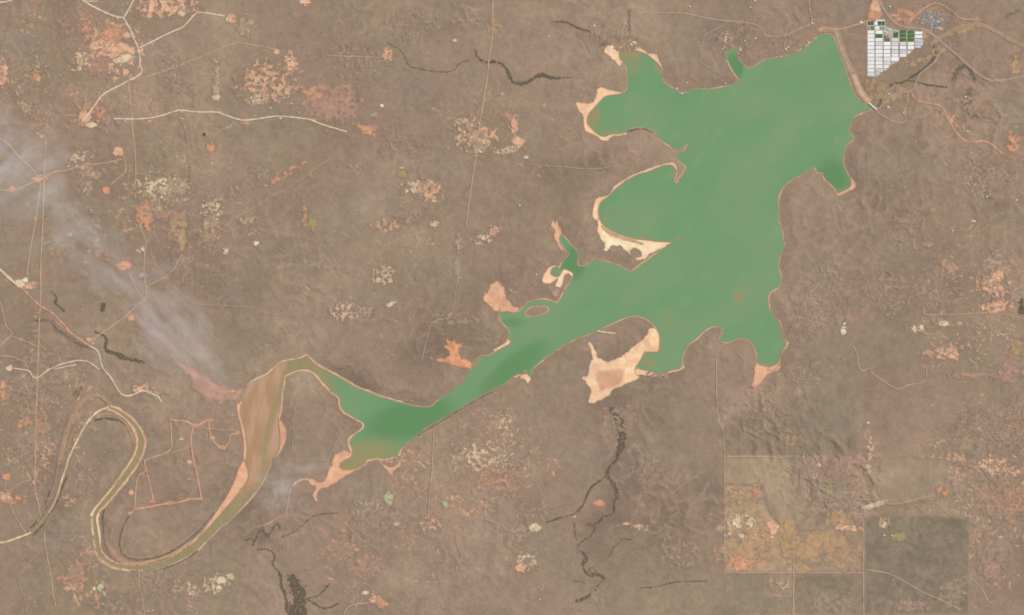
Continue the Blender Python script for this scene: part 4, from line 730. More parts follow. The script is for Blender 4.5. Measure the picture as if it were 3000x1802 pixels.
road('dirt_track', 'faint track joining the kinked track to the parallel road', T(0,2,[(120,280),(200,310),(300,350),(380,390)]), 3, R_TAN)
road('dirt_road', 'orange track forming the western side of the rectangular farm', T(0,2,[(1650,1080),(1655,1240),(1660,1370),(1600,1410),(1440,1460),(1390,1483)]) + T(0,3,[(1400,40),(1420,130),(1450,260),(1480,380)]), 4.2, R_ORNG)
road('dirt_road', 'orange track forming the top of the rectangular farm', T(0,2,[(1630,1080),(1710,1095),(1790,1095),(1850,1130),(1920,1145),(1970,1100),(2040,1090)]), 6, R_ORNG)
road('dirt_road', 'orange track forming the eastern side of the rectangular farm', T(0,2,[(1870,1150),(1840,1250),(1850,1350),(1870,1483)]) + T(0,3,[(1880,60),(1905,180),(1930,300),(1945,370)]), 5, R_ORNG)
road('dirt_road', 'orange track forming the bottom of the rectangular farm', T(0,3,[(1945,365),(1830,365),(1720,400),(1640,405),(1520,425),(1380,455),(1290,460)]), 6, R_ORNG)
road('dirt_road', 'orange inner track of the rectangular farm on its west', T(0,3,[(1390,-10),(1405,110),(1330,130),(1310,250),(1300,400),(1290,480),(1240,515)]), 4, R_ORNG)
road('dirt_track', 'thin link across the rectangular farm', T(0,2,[(1660,1400),(1760,1370),(1850,1340)]), 2.8, R_TAN)
road('dirt_road', 'looping orange track between the farm and the muddy river', T(0,2,[(2020,1100),(2020,1200),(2050,1280),(2110,1340),(2150,1360),(2215,1320),(2215,1230),(2300,1215)]), 4.5, R_ORNG)
road('dirt_track', 'thin track along the top of the looping orange one', T(0,2,[(1960,1165),(2080,1175),(2200,1185),(2300,1190)]), 2.6, R_TAN)
road('dirt_track', 'track from the southwest clearing to the dry river bed', T(0,3,[(40,310),(80,380),(140,520),(210,630),(250,690)]), 3, R_TAN)
road('dirt_track', 'track joining the southwest clearing to the parallel road', T(0,3,[(60,200),(40,290),(100,290),(150,240),(240,195),(310,180)]), 3, R_ORNG)
road('dirt_track', 'broken dirt road leaving the dry river bed to the bottom edge', T(0,3,[(430,680),(430,780),(450,880),(470,1000),(500,1130),(510,1280),(540,1400)]), 3.6, R_TAN)
road('dirt_track', 'faint track curling in the southwest corner', T(0,3,[(400,860),(320,940),(230,1040),(175,1110),(180,1200),(240,1310),(255,1483)]), 2.6, R_FAINT)
road('dirt_track', 'thin track south of the river bend', T(0,3,[(1340,1060),(1340,1220),(1370,1320),(1395,1483)]), 2.6, R_TAN)
road('dirt_track', 'thin track below the sand strip of the muddy river', T(0,3,[(2020,780),(2050,880),(2025,990),(2030,1100)]), 2.4, R_FAINT)
road('dirt_track', 'angular track on the headland inside the muddy river bend', T(1,2,[(380,950),(385,860),(470,810),(570,770),(640,850),(685,940),(665,980),(700,1015),(790,1020),(810,1080),(900,1110),(900,1160),(830,1190),(760,1320),(710,1420),(690,1483)]), 2.8, R_FAINT)
road('dirt_track', 'straight track on the headland inside the muddy river bend', T(1,2,[(360,1100),(355,1230),(350,1370)]), 2.4, R_FAINT)
road('dirt_track', 'straight fence track south of the reservoir arm', T(1,2,[(1720,1160),(1710,1300),(1705,1483)]) + T(1,3,[(1690,100),(1675,280),(1660,450),(1655,660)]), 3, R_TAN)
road('dirt_track', 'pale winding track in the lower middle', T(1,3,[(1930,720),(1935,820),(1990,910),(1930,1000),(1930,1080),(1970,1160)]), 2.8, R_TAN)
road('dirt_track', 'track from the orange patches to the cream clearing in the lower middle', T(1,3,[(2200,560),(2320,590),(2420,660),(2471,680)]) + T(2,3,[(0,680),(150,650)]), 3, R_TAN)
road('dirt_track', 'orange track at the lower edge near the ring clearing', T(1,3,[(850,1470),(890,1390),(1000,1372),(1120,1360)]), 3.4, R_ORNG)
road('dirt_track', 'faint diagonal track on the reddish southern plain', T(2,3,[(1520,330),(1620,240),(1790,140)]), 2.6, R_FAINT)
road('dirt_track', 'faint diagonal track towards the lower edge of the southern plain', T(2,3,[(100,1290),(300,1190),(470,1080),(540,1030),(600,970)]), 2.6, R_FAINT)
road('dirt_track', 'thin orange track from the mud flat to the ring of the lower plain', T(1,3,[(0,640),(110,610),(200,550),(290,500),(310,400),(330,280),(360,220)]), 3, R_TAN)
road('sand_track', 'short white sand streak on the southern headland', T(2,2,[(820,230),(900,242),(1000,252)]), 5, R_PALE, 1.6)
# dry sandy bed of the upper river and tan scroll bars
road('dry_riverbed', 'cream dry river bed arching over the western loop', T(0,2,[(1050,968),(980,985),(900,1040),(830,1130),(780,1220),(740,1300),(690,1400),(655,1483)]) + T(0,3,[(640,60),(610,140),(585,220)]), 6, soil('dry_bed', C(236,208,166), C(206,174,134), 70, None))
road('dry_riverbed', 'dull tan dry river bed between the arch and the pool', T(0,3,[(585,220),(570,290),(540,370),(490,470),(465,500)]), 7, soil('dry_bed_dull', C(186,160,120), C(210,178,140), 40, None))
road('dry_riverbed', 'cream dry river bed leaving by the west edge', T(0,3,[(300,690),(240,715),(140,750),(60,780),(-10,788)]), 6, _mats['dry_bed'])
road('scroll_bar', 'tan crescent of old river sand outside the western loop', T(0,2,[(590,1483),(610,1380),(640,1240),(670,1120),(720,1020),(790,910),(870,850),(960,845),(1030,900),(1075,940)]), 13, soil('old_sand', C(186,150,118), C(172,142,114), 60, None))
road('scroll_bar', 'faint outer band of silt west of the western loop', T(0,2,[(560,1483),(590,1330),(630,1180),(700,1010),(790,870),(880,815)]), 6, soil('silt_band', C(170,142,118), C(160,136,113), 50, None))
road('scroll_bar', 'faint silt band between the tan crescent and the dry river bed', T(0,2,[(640,1400),(680,1260),(740,1130),(830,1020),(930,960)]), 8, _mats['silt_band'])
road('scroll_bar', 'faint silt band along the dry river bed near the west edge', T(0,3,[(560,0),(550,120),(520,260),(440,440),(360,590)]), 6, _mats['silt_band'])
road('scroll_bar', 'faint silt band on the west side of the lower western loop', T(0,2,[(1290,1250),(1300,1350),(1270,1440)]) + T(0,3,[(1200,60),(1130,160),(1060,250)]), 5, _mats['silt_band'])
road('scroll_bar', 'inner tan crescent of old river sand in the western loop', T(0,2,[(690,1130),(760,1040),(840,1005)]), 9, _mats['old_sand'])
road('scroll_bar', 'peach crescent of sand on the inner side of the western loop', T(0,2,[(930,1050),(1000,1030),(1080,1030),(1160,1065),(1230,1140),(1270,1240),(1310,1340)]), 6, _mats['old_sand'])
road('scroll_bar', 'thin pale crescent on the inside of the southern river bend', T(0,3,[(1220,920),(1360,930),(1500,915),(1640,850),(1760,770),(1880,680),(1950,590)]), 4, _mats['old_sand'])
road('scroll_bar', 'short tan crescent climbing inside the southern river bend', T(0,3,[(1190,900),(1160,800),(1180,700),(1210,640)]), 4, _mats['old_sand'])
road('scroll_bar', 'peach sand strip on the inner bank of the southern river bend', T(0,3,[(1150,985),(1300,992),(1450,968),(1600,925),(1720,865),(1830,780)]), 6, soil('peach_strip', C(214,166,130), C(200,152,120), 60, None))

# ------------------------------------------------------------------ wooded creeks
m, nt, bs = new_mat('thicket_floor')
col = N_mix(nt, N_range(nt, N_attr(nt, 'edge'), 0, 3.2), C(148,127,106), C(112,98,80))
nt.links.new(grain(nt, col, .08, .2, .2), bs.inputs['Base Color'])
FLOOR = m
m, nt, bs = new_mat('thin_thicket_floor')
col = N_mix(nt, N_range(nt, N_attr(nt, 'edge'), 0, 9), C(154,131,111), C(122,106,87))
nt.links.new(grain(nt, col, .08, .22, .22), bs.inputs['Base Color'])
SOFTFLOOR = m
m, nt, bs = new_mat('dark_foliage')
col = N_mix(nt, N_range(nt, N_noise(nt, 70, 3), .35, .65), C(146,129,103), C(162,143,117))
nt.links.new(grain(nt, col, .1, .1, .2), bs.inputs['Base Color'])
DARKLEAF = m
m, nt, bs = new_mat('green_foliage')
col = N_mix(nt, N_range(nt, N_noise(nt, 60, 3), .35, .65), C(122,134,84), C(150,146,98))
nt.links.new(grain(nt, col, .1, .1, .2), bs.inputs['Base Color'])
GREENLEAF = m
t_ = (1 + 5 ** .5) / 2
ICO_V = np.array([(-1,t_,0),(1,t_,0),(-1,-t_,0),(1,-t_,0),(0,-1,t_),(0,1,t_),(0,-1,-t_),(0,1,-t_),(t_,0,-1),(t_,0,1),(-t_,0,-1),(-t_,0,1)], float); ICO_V /= np.linalg.norm(ICO_V[0])
ICO_F = np.array([(0,11,5),(0,5,1),(0,1,7),(0,7,10),(0,10,11),(1,5,9),(5,11,4),(11,10,2),(10,7,6),(7,1,8),(3,9,4),(3,4,2),(3,2,6),(3,6,8),(3,8,9),(4,9,5),(2,4,11),(6,2,10),(8,6,7),(9,8,1)])
rng = np.random.RandomState(5)
def crowns(name, px, py, rad, mat):
    """many small uneven tree crowns standing on the ground, one mesh"""
    n = len(px); r = rad * (0.7 + .6 * rng.rand(n))
    jit = 1 + .35 * (rng.rand(n, 12, 1) - .5)
    V = ICO_V[None] * jit * r[:, None, None]; V[:, :, 2] *= .4
    a = rng.rand(n) * 6.28; ca, sa = np.cos(a)[:, None], np.sin(a)[:, None]
    x = V[:, :, 0] * ca - V[:, :, 1] * sa; y = V[:, :, 0] * sa + V[:, :, 1] * ca
    z = V[:, :, 2] + (terr(px, py) + r * .3)[:, None]
    V = np.stack([x + ((px - 1500) * S)[:, None], y + ((901 - py) * S)[:, None], z], 2).reshape(-1, 3)
    Fc = (ICO_F[None] + (np.arange(n) * 12)[:, None, None]).reshape(-1, 3)
    return np_mesh(name, V, Fc, mat)
THN = [0]
def thicket(label, pts, ws, dens=.55, rad=6.5, mat=None, floor=True, cat='woodland', soft=False):
    ln = [tuple(p) + (w,) for p, w in zip(pts, ws if hasattr(ws, '__len__') else [ws] * len(pts))]
    W = max(q[2] for q in ln)
    bb = bounds(ln, W + 6)
    fld = lambda X, Y: line_sdf(X, Y, ln, 1) + rag(X, Y, W * .35 + .9, 8, 55) + (fbm(X, Y, 30, 2, 57)) * W * .5 + .3
    if floor:
        THN[0] += 1
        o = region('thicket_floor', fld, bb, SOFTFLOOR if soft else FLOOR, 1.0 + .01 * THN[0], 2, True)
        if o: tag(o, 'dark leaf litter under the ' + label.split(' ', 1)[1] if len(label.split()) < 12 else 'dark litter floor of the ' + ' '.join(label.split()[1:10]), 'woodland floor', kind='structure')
    area = (bb[2] - bb[0]) * (bb[3] - bb[1])
    n = int(area * dens * .045)
    x = bb[0] + rng.rand(n) * (bb[2] - bb[0]); y = bb[1] + rng.rand(n) * (bb[3] - bb[1])
    f = fld(x[None], y[None])[0]; k = (f > W * .25 + rng.rand(n) * W * .6) & (gfield(D, x, y) > 1.0)
    x, y = x[k], y[k]
    if len(x) > 4:
        tag(crowns('riverine_woodland', x, y, rad, mat or DARKLEAF), label, cat, 'dark wooded creeks', kind='stuff')
thicket('thick dark wooded creek running south from the large sand flat', T(2,2,[(965,985),(1000,1050),(1035,1130),(1075,1200),(1060,1280),(1050,1380),(1015,1440),(1000,1483)]), (9, 11, 12, 13, 13, 9, 6, 5), .8)
thicket('dark meandering wooded creek below the thick one', T(2,3,[(1000,0),(935,55),(910,110),(935,185),(995,235),(1015,330),(975,400),(985,480),(940,535),(875,525),(855,575),(790,608),(720,620),(735,590),(800,650),(770,715),(690,765),(645,795),(620,840),(690,888),(720,940),(675,985),(695,1050),(740,1110),(820,1085),(885,1120),(880,1150),(830,1190),(790,1270),(700,1320),(620,1350),(622,1440)]), (5,5,6,5,6,7,6,6,4,4,4,3,3,3,4,4,3,3,3,4,6,6,4,4,5,4,3,4,4,3,3), .8)
thicket('small dark oxbow beside the meandering creek', T(2,3,[(740,1060),(760,1020),(800,1040),(820,1090),(760,1080)]), 3, .7)
thicket('dark western branch of the meandering creek', T(2,3,[(905,145),(850,190),(765,245),(725,320),(690,420),(620,500),(540,530),(440,556),(330,590)]), (4,4,4,5,3,3,3,3,4), .8)
thicket('thin dark gully in the southern plain', T(2,3,[(1150,760),(1060,745),(1020,800),(970,840),(950,900),(900,940)]), 2.2, .7)
thicket('faint dark gully at the foot of the southern plain', T(2,3,[(1240,1220),(1400,1210),(1520,1170),(1650,1160),(1880,1155)]), 2.4, .5)
thicket('short dark gully left of the meandering creek', T(2,3,[(590,1160),(660,1160),(710,1185)]), 1.8, .6)
thicket('short dark upright gully west of the meandering creek', T(2,3,[(600,600),(600,680),(625,760)]), 2.6, .5)
thicket('dark triangular grove at the lower edge', T(1,3,[(330,1120),(380,1200),(420,1290),(410,1400),(390,1500)]), (8, 18, 22, 24, 27), .8, 7)
thicket('thin dark creek west of the triangular grove', T(1,3,[(20,850),(135,850),(190,920),(150,1000),(240,1080),(240,1190),(290,1300),(300,1440)]), (2.5,3,3,4,4,5,5,6), .8)
thicket('dark tributary east of the triangular grove', T(1,3,[(450,1310),(560,1370),(640,1420),(720,1410),(790,1370)]), 3, .6)
thicket('dark tributary northeast of the triangular grove', T(1,3,[(500,1320),(600,1300),(650,1250),(710,1180)]), 2.6, .6)
thicket('curled dark gully north of the triangular grove', T(1,3,[(250,730),(400,670),(470,600),(560,520),(780,500)]), 2, .4)
thicket('three dark curls of an old meander south of the muddy river', T(0,3,[(2370,760),(2420,740),(2450,790),(2420,830)]) + T(1,3,[(10,730),(40,660),(90,680),(100,740)]) + T(1,3,[(150,680),(190,600),(230,620),(230,660)]), 3.4, .7)
thicket('dark wooded creek west of the northern bay', T(1,0,[(2120,490),(2140,570),(2240,610),(2320,590),(2400,640),(2440,720),(2471,790)]) + T(2,0,[(60,810),(150,800),(220,745),(300,722),(400,760),(520,750),(600,745)]), (2,2.5,3.5,4,5,6,6,5,5,7,7,5,4,2), .8)
thicket('thin dark gully in the upper middle plain', T(1,0,[(1260,410),(1380,470),(1440,540),(1470,640),(1560,660),(1700,690),(1900,700),(1960,610),(2060,580)]), 2, .5)
thicket('dark gully slanting to the northern bay', T(2,0,[(380,212),(520,212),(590,245),(650,280),(760,300),(850,370)]), (2.5,3,4,4,3,3), .6)
thicket('dark clump above the northern sand fan', T(2,0,[(850,440),(890,425),(920,430)]), 5, .7, soft=True)
thicket('dark strip above the head of the northern bay', T(2,0,[(1130,100),(1130,200),(1140,300),(1135,380)]), 4, .6, soft=True)
thicket('dark wooded creek in the far west', T(0,1,[(500,1330),(560,1395),(530,1440),(580,1483)]) + T(0,2,[(620,40)]), (2,5,5,5,4), .6)
thicket('dark band of bush crossing the orange junction', T(0,2,[(350,130),(480,115),(560,230),(660,280),(760,360),(900,400)]), (4,7,8,8,8,5), .4, soft=True)
thicket('bluish dark bush strip east of the orange junction', T(0,2,[(930,240),(1040,290)]) + T(0,2,[(1000,410),(1100,440),(1190,490),(1290,510),(1400,535)]), (4,5,5,6,7,6,4), .7)
thicket('dark bush above the western loop of the river', T(0,2,[(720,850),(750,800),(800,770),(740,860)]), 7, .3, soft=True)
thicket('dark wooded gorge below the spillway', T(3,0,[(1060,1030),(1100,960),(1115,900),(1160,840),(1230,805),(1310,790)]), (3,4,4,5,4,3), .8)
thicket('thin dark gully east of the spillway gorge', T(3,0,[(1310,785),(1420,782),(1520,820),(1620,830),(1720,845)]), 3, .6)
thicket('green creek between the netted crops and the winding road', T(3,0,[(1600,450),(1625,520),(1580,600),(1520,660),(1420,720),(1330,780),(1240,820)]), (4,4,5,5,4,4,4), .7, 6, GREENLEAF)
thicket('dark bush on the slope south of the highway', T(3,0,[(1880,640),(1830,680),(1790,760)]), (12,11,7), .3, soft=True)
thicket('second dark bush strip south of the highway', T(3,0,[(1930,650),(1970,720),(2000,770)]), 9, .3, soft=True)
thicket('dark wooded gully east of the spillway road', T(3,0,[(1940,880),(1960,950),(1900,1000),(1940,1060),(1980,1110),(2020,1130)]), (9,13,13,13,11,6), .4, soft=True)
thicket('greyish dark grove in the northeast corner', T(3,0,[(2310,150),(2370,130),(2420,100)]), (7,7,4), .35, soft=True)
thicket('dark clump on the shore hills below the dam', T(3,1,[(870,450),(890,500),(930,540)]), (4,7,5), .6, soft=True)
thicket('thin dark gullies on the eastern plain', T(3,1,[(1150,1150),(1200,1200),(1220,1250)]), 2.4, .5)
thicket('dark shade line along the south shore of the reservoir arm', T(1,2,[(1570,1240),(1640,1185),(1760,1120),(1840,1068),(1950,1000),(2050,945),(2160,880),(2290,815)]), 1.7, .8, 5)  # the bank's shade drawn as a dark strip with bushes
thicket('dark bank of the small bay on the west shore', T(2,0,[(1110,1270),(1180,1250),(1280,1240),(1360,1280)]), 2.2, .7, 5)
thicket('dark line inside the southern river bend', T(0,3,[(1000,470),(985,560),(1000,680),(1020,780),(1060,870),(1130,960),(1250,990)]), 2.4, .7, 5)
thicket('second dark line inside the southern river bend', T(0,3,[(1240,530),(1180,640),(1145,780),(1165,870),(1230,940),(1350,955),(1500,935),(1640,880),(1780,790),(1900,690),(1980,590),(2060,500)]), 2.2, .6, 5)
thicket('dark bushes along the outer bank of the southern river bend', T(0,3,[(1270,1065),(1400,1068),(1530,1055),(1660,1010),(1800,940),(1900,870)]), 2.2, .7, 5)
thicket('dark bushes inside the western loop of the river', T(0,2,[(930,1090),(1010,1070),(1120,1085),(1200,1120)]), 4, .45)
thicket('dark bush along the dry river bed near the west edge', T(0,3,[(640,160),(600,260),(560,380),(470,520),(420,600),(330,710)]), (4,4,4,3,4,4), .6)
thicket('dark bush beside the dry river bed on its west', T(0,3,[(480,300),(450,420),(400,540),(300,640)]), 4, .4)
thicket('green bush at the east edge', F([(2462,728),(2464,752)]), 9, .5, 6, GREENLEAF)
thicket('olive bush above the forked track in the west', F([(250,735),(248,750)]), 7, .5, 6, GREENLEAF)
# single bushes all over the plain, far too many to count
n = 9000
x = rng.rand(n) * 3040 - 20; y = rng.rand(n) * 1840 - 20
k = (gfield(D, x, y) > 6) & (fbm(x, y, 70, 3, 77) + .5 * gfield(-gully, x, y) > .12)
tag(crowns('scattered_bushes', x[k], y[k], 4.2, DARKLEAF), 'scattered dark bushes on the dry plain', 'bushes', kind='stuff')

# ------------------------------------------------------------------ small ponds
m, nt, bs = new_mat('pond_water'); bs.inputs['Base Color'].default_value = C(92,92,72); bs.inputs['Roughness'].default_value = .3
for (px, py, r, lab) in ((493*1.214, 325*1.214, 4.5, 'dark round cattle pond in the upper west'), (2828, 503, 4, 'small dark cattle pond in the eastern plain')):
    o = region('pond', lambda X, Y: r - np.hypot(X - px, (Y - py) * .8), (px - 9, py - 9, px + 9, py + 9), m, 1.0, 2)
    if o: tag(o, lab, 'pond', kind='structure')

# ================================================================== THINGS
# ------------------------------------------------------------------ the dam
def prism_along(name, pts, profile, mat, parent=None):
    """profile: list of (offset across in m, height in m); swept along photo-pixel points"""
    p = np.array(pts, float); wx = (p[:, 0] - 1500) * S; wy = (901 - p[:, 1]) * S
    dx, dy = np.gradient(wx), np.gradient(wy); L = np.hypot(dx, dy); nx, ny = -dy / L, dx / L
    V, Fc = [], []; k = len(profile)
    for i in range(len(p)):
        for o, h in profile: V.append((wx[i] + nx[i] * o, wy[i] + ny[i] * o, h))
    for i in range(len(p) - 1):
        for j in range(k - 1):
            a = i * k + j; Fc.append((a, a + 1, a + k + 1, a + k))
    Fc.append(tuple(range(k))); Fc.append(tuple((len(p) - 1) * k + j for j in reversed(range(k))))
    o = py_mesh(name, V, Fc, mat, parent)
    bmf = o.data
    import bmesh
    b = bmesh.new(); b.from_mesh(bmf); bmesh.ops.recalc_face_normals(b, faces=b.faces); b.to_mesh(bmf); b.free()
    return o
line = chaikin(np.array(T(3,0,[(655,300),(685,400),(715,490),(750,580),(790,670),(815,710)])), 2, False)
dam = empty('dam_wall', (0, 0, 0)); tag(dam, 'long earth dam wall with a pale crest road east of the green water', 'dam')
prism_along('upstream_face', line, [(-8, 7.6), (-14, 6.6), (-26, 3.6), (-44, -3), (-44, -6), (-8, -6)], soil('rock_facing', C(186,156,134), C(196,166,142), 30, None), dam)
prism_along('crest_road', line, [(-8, 8), (8, 8), (8, 6), (-8, 6)], R_TAN, dam)
prism_along('downstream_face', line, [(8, 7.6), (22, 6), (44, 2), (60, -2), (60, -5), (8, -5)], soil('grass_face', C(176,150,128), C(168,142,120), 60, None), dam)
line2 = chaikin(np.array(T(3,0,[(815,715),(845,790),(880,880),(930,950),(980,990)])), 2, False)
spw = empty('spillway', (0, 0, 0)); tag(spw, 'broad pinkish concrete flank of the dam curving to the gorge', 'spillway')
CONC = soil('pale_concrete', C(218,182,150), C(206,170,140), 40, None, mid=.05, fine=.05)
prism_along('apron', line2, [(-30, 3), (-8, 9), (-8, -5), (-30, -5)], CONC, spw)
prism_along('crest', line2, [(-8, 10), (20, 10), (20, -5), (-8, -5)], CONC, spw)
prism_along('toe', line2, [(20, 9.5), (46, 4), (46, -5), (20, -5)], soil('dam_toe', C(196,158,128), C(186,150,122), 40, None), spw)
line3 = np.array(T(3,0,[(972,992),(1000,1018),(1030,1044),(1048,1058)]))
gate = empty('sluice_bridge', (0, 0, 0)); tag(gate, 'thin white concrete sluice bridge between the dam and the gorge', 'bridge')
WHITEC = soil('white_concrete', C(236,222,198), C(226,208,182), 20, None)
prism_along('deck', line3, [(-9, 13), (9, 13), (9, 11), (-9, 11)], WHITEC, gate)
for t in np.linspace(.06, .94, 7):
    s_ = np.linspace(0, 1, len(line3)); cx = np.interp(t, s_, line3[:, 0]); cy = np.interp(t, s_, line3[:, 1])
    X0, Y0, _ = wpos(cx, cy)
    ca, sa = math.cos(-.7), math.sin(-.7); vv = []
    for zz in (-6, 11):
        for ux, uy in ((-4, -13), (4, -13), (4, 13), (-4, 13)): vv.append((X0 + ux * ca - uy * sa, Y0 + ux * sa + uy * ca, zz))
    py_mesh('pier', vv, [(3,2,1,0),(4,5,6,7),(0,1,5,4),(1,2,6,5),(2,3,7,6),(3,0,4,7)], WHITEC, gate)
flat_('service_yard', 'bare tan yard at the northern end of the dam wall', T(3,0,[(478,290),(520,255),(600,258),(690,250),(690,300),(640,325),(600,305),(540,310),(490,320)]), soil('yard', C(190,152,128), C(178,144,120), 60, 'ground', 4), seed=33, amp=1.5, cat='yard')

# ------------------------------------------------------------------ netted crop blocks
def Z5(x, y): return (2500 + x * 350 / 2164.0, y * 350 / 2164.0)
pad_poly = [Z5(*p) for p in [(236,352),(580,352),(600,470),(720,520),(820,540),(1260,555),(1285,760),(1240,860),(1110,880),(1040,975),(850,1055),(830,1115),(700,1180),(560,1270),(470,1370),(400,1400),(236,1395)]]
pad = region('farm_yard', lambda X, Y: poly_sdf(X, Y, pad_poly, 0), bounds(pad_poly), soil('farm_yard', C(196,186,172), C(180,168,152), 60, 'ground', 2), 1.2, 2)
tag(pad, 'pale service ground between the netted crop blocks', 'yard', kind='structure')
NET = {
 'white': soil('net_white', C(252,250,246), C(246,244,240), 40, None, .0, .015, .015, .02), 'cream': soil('net_cream', C(250,244,226), C(244,236,216), 40, None, .0, .015, .02, .02),
 'grey': soil('net_grey', C(220,217,213), C(226,221,216), 50, None, .0, .03, .03, .03), 'light': soil('net_light', C(238,235,229), C(243,240,234), 40, None, .0, .02, .03, .03),
 'bluish': soil('net_bluish', C(202,204,208), C(214,213,213), 40, None, .0, .03, .05, .05), 'green': soil('net_green', C(76,118,72), C(88,132,80), 50, None, .0, .05, .06, .08),
 'dark': soil('net_dark_green', C(74,102,66), C(92,116,80), 30, None, .0, .06, .08, .1), 'brown': soil('orchard_brown', C(136,122,94), C(122,112,88), 25, None, .0, .08, .1, .15),
 'sage': soil('net_sage', C(160,166,146), C(146,154,134), 30, None, .0, .05, .06, .08)}
COLW = ('westernmost', 'second westernmost', 'third from the west', 'fourth from the west', 'third from the east', 'second from the east', 'easternmost')
ROWW = ('top', 'second', 'third', 'fourth', 'fifth', 'sixth', 'seventh', 'eighth', 'ninth', 'tenth', 'eleventh', 'twelfth', 'thirteenth', 'lowest')
NETW = {'white': 'white netted', 'cream': 'cream netted', 'grey': 'light grey netted', 'light': 'off white netted', 'bluish': 'bluish grey netted', 'green': 'green netted', 'dark': 'dark green netted', 'brown': 'brown open', 'sage': 'pale sage netted'}
CX = [(256,376),(400,526),(545,668),(690,812),(838,956),(980,1098),(1115,1248)]
RY = [(390,456),(476,544),(556,614),(622,686),(692,752),(762,828),(836,892),(902,964),(972,1032),(1042,1102),(1110,1172),(1180,1238),(1246,1304),(1312,1380)]
def net_block(x0, x1, y0, y1, kind, label):
    """a flat net roof on posts, sagging between its rows, with steep net sides"""
    (px0, py0), (px1, py1) = Z5(x0, y0), Z5(x1, y1)
    cx, cy = (px0 + px1) / 2, (py0 + py1) / 2; hx, hy = (px1 - px0) / 2 * S, (py1 - py0) / 2 * S
    X0, Y0, _ = wpos(cx, cy); z = float(terr(cx, cy))
    root = empty('netted_block', (X0, Y0, z)); tag(root, label, 'netted crop', 'netted crop blocks below the dam')
    n = max(2, int(2 * hx / 12)); V, Fc = [], []
    for i in range(2 * n + 1):
        x = -hx + 1.2 + (2 * hx - 2.4) * i / (2 * n); h = 5.6 if i % 2 else 5.0
        V += [(x, -hy + 1.2, h - .3), (x, 0, h), (x, hy - 1.2, h - .3)]
    for i in range(2 * n):
        a = i * 3; Fc += [(a, a + 3, a + 4, a + 1), (a + 1, a + 4, a + 5, a + 2)]
    py_mesh('net_roof', V, Fc, NET[kind], root)
    q = [(-hx, -hy), (hx, -hy), (hx, hy), (-hx, hy)]; qi = [(-hx + 1.2, -hy + 1.2), (hx - 1.2, -hy + 1.2), (hx - 1.2, hy - 1.2), (-hx + 1.2, hy - 1.2)]
    V = [(x, y, -.5) for x, y in q] + [(x, y, 4.66) for x, y in qi]
    py_mesh('net_side', V, [(0,1,5,4),(1,2,6,5),(2,3,7,6),(3,0,4,7)], NET[kind], root)
def nb(c, r, kind, x0=None, x1=None, y0=None, y1=None, label=None):
    net_block(x0 or CX[c][0], x1 or CX[c][1], y0 or RY[r][0], y1 or RY[r][1], kind, label or f'{NETW[kind]} crop block, {COLW[c]} in the {ROWW[r]} row')
nb(0,0,'dark',266,312,None,None,'dark green netted crop block in the northwest corner of the crops')
nb(0,0,'green',318,366,None,None,'green netted crop block just east of the northwest corner one')
nb(0,1,'sage',258,314,None,None,'pale sage netted crop block at the west side of the second row')
nb(0,1,'brown',322,370,None,None,'small brown open crop block in the second row')
nb(1,0,'white',382,436,None,None,'white netted crop block at the centre of the top row')
nb(1,0,'dark',444,506,None,None,'dark green netted crop block east of the top row white one')
nb(1,0,'dark',518,566,None,None,'dark green netted crop block at the east end of the top row')
net_block(400, 568, 358, 382, 'light', 'long off white netted strip along the top edge of the crops')
nb(1,1,'cream',392,470); nb(1,1,'sage',478,566,488,532,'pale sage netted crop block east of the cream one in the second row'); nb(1,2,'white'); nb(1,3,'green'); nb(1,4,'cream')
for c, seq in {0: 'cream cream white white white light white light light cream light grey'.split(), 1: [None, None, None, 'grey', 'cream', 'white', 'cream', 'light', 'cream', 'cream', None, None]}.items():
    for i, kd in enumerate(seq):
        if kd: nb(c, i + 2, kd)
nb(1,12,'bluish',404,540); nb(1,13,'grey',404,470,1312,1345); nb(0,13,'light',258,396)if False else None
nb(2,3,'brown',552,600,None,None,'brown open orchard block left of the olive orchard block'); nb(2,3,'sage',606,640,640,686); nb(2,4,'brown',556,664)
for r, kd in zip(range(5, 12), ('white', 'white', 'white', 'white', 'light', 'grey', 'cream')): nb(2, r, kd, None, 640 if r == 11 else None)
nb(2,12,'grey',552,604,1246,1280)
nb(3,2,'sage',722,770,575,614); nb(3,3,'dark',728,808,580,682); nb(3,4,'grey')
for r, kd in zip(range(5, 9), ('grey', 'light', 'grey', 'light')): nb(3, r, kd)
nb(3,9,'white',682,820,1036,1108); nb(3,10,'grey',688,740,1120,1166)if False else None
nb(4,2,'green',None,None,548,612); nb(4,3,'green',None,None,618,682); nb(4,4,'green')
for r, kd in zip(range(5, 9), ('grey', 'white', 'bluish', 'light')): nb(4, r, kd)
nb(5,2,'green',None,None,556,614); nb(5,3,'green'); nb(5,4,'green'); nb(5,5,'light'); nb(5,6,'white'); nb(5,7,'white',982,1024,936,966)
nb(6,2,'white',None,None,574,626); nb(6,3,'white',None,None,640,692)
nb(6,4,'bluish',1115,1250,704,760); nb(6,5,'bluish',1112,1256,768,820); nb(6,6,'grey',1118,1215,828,868)

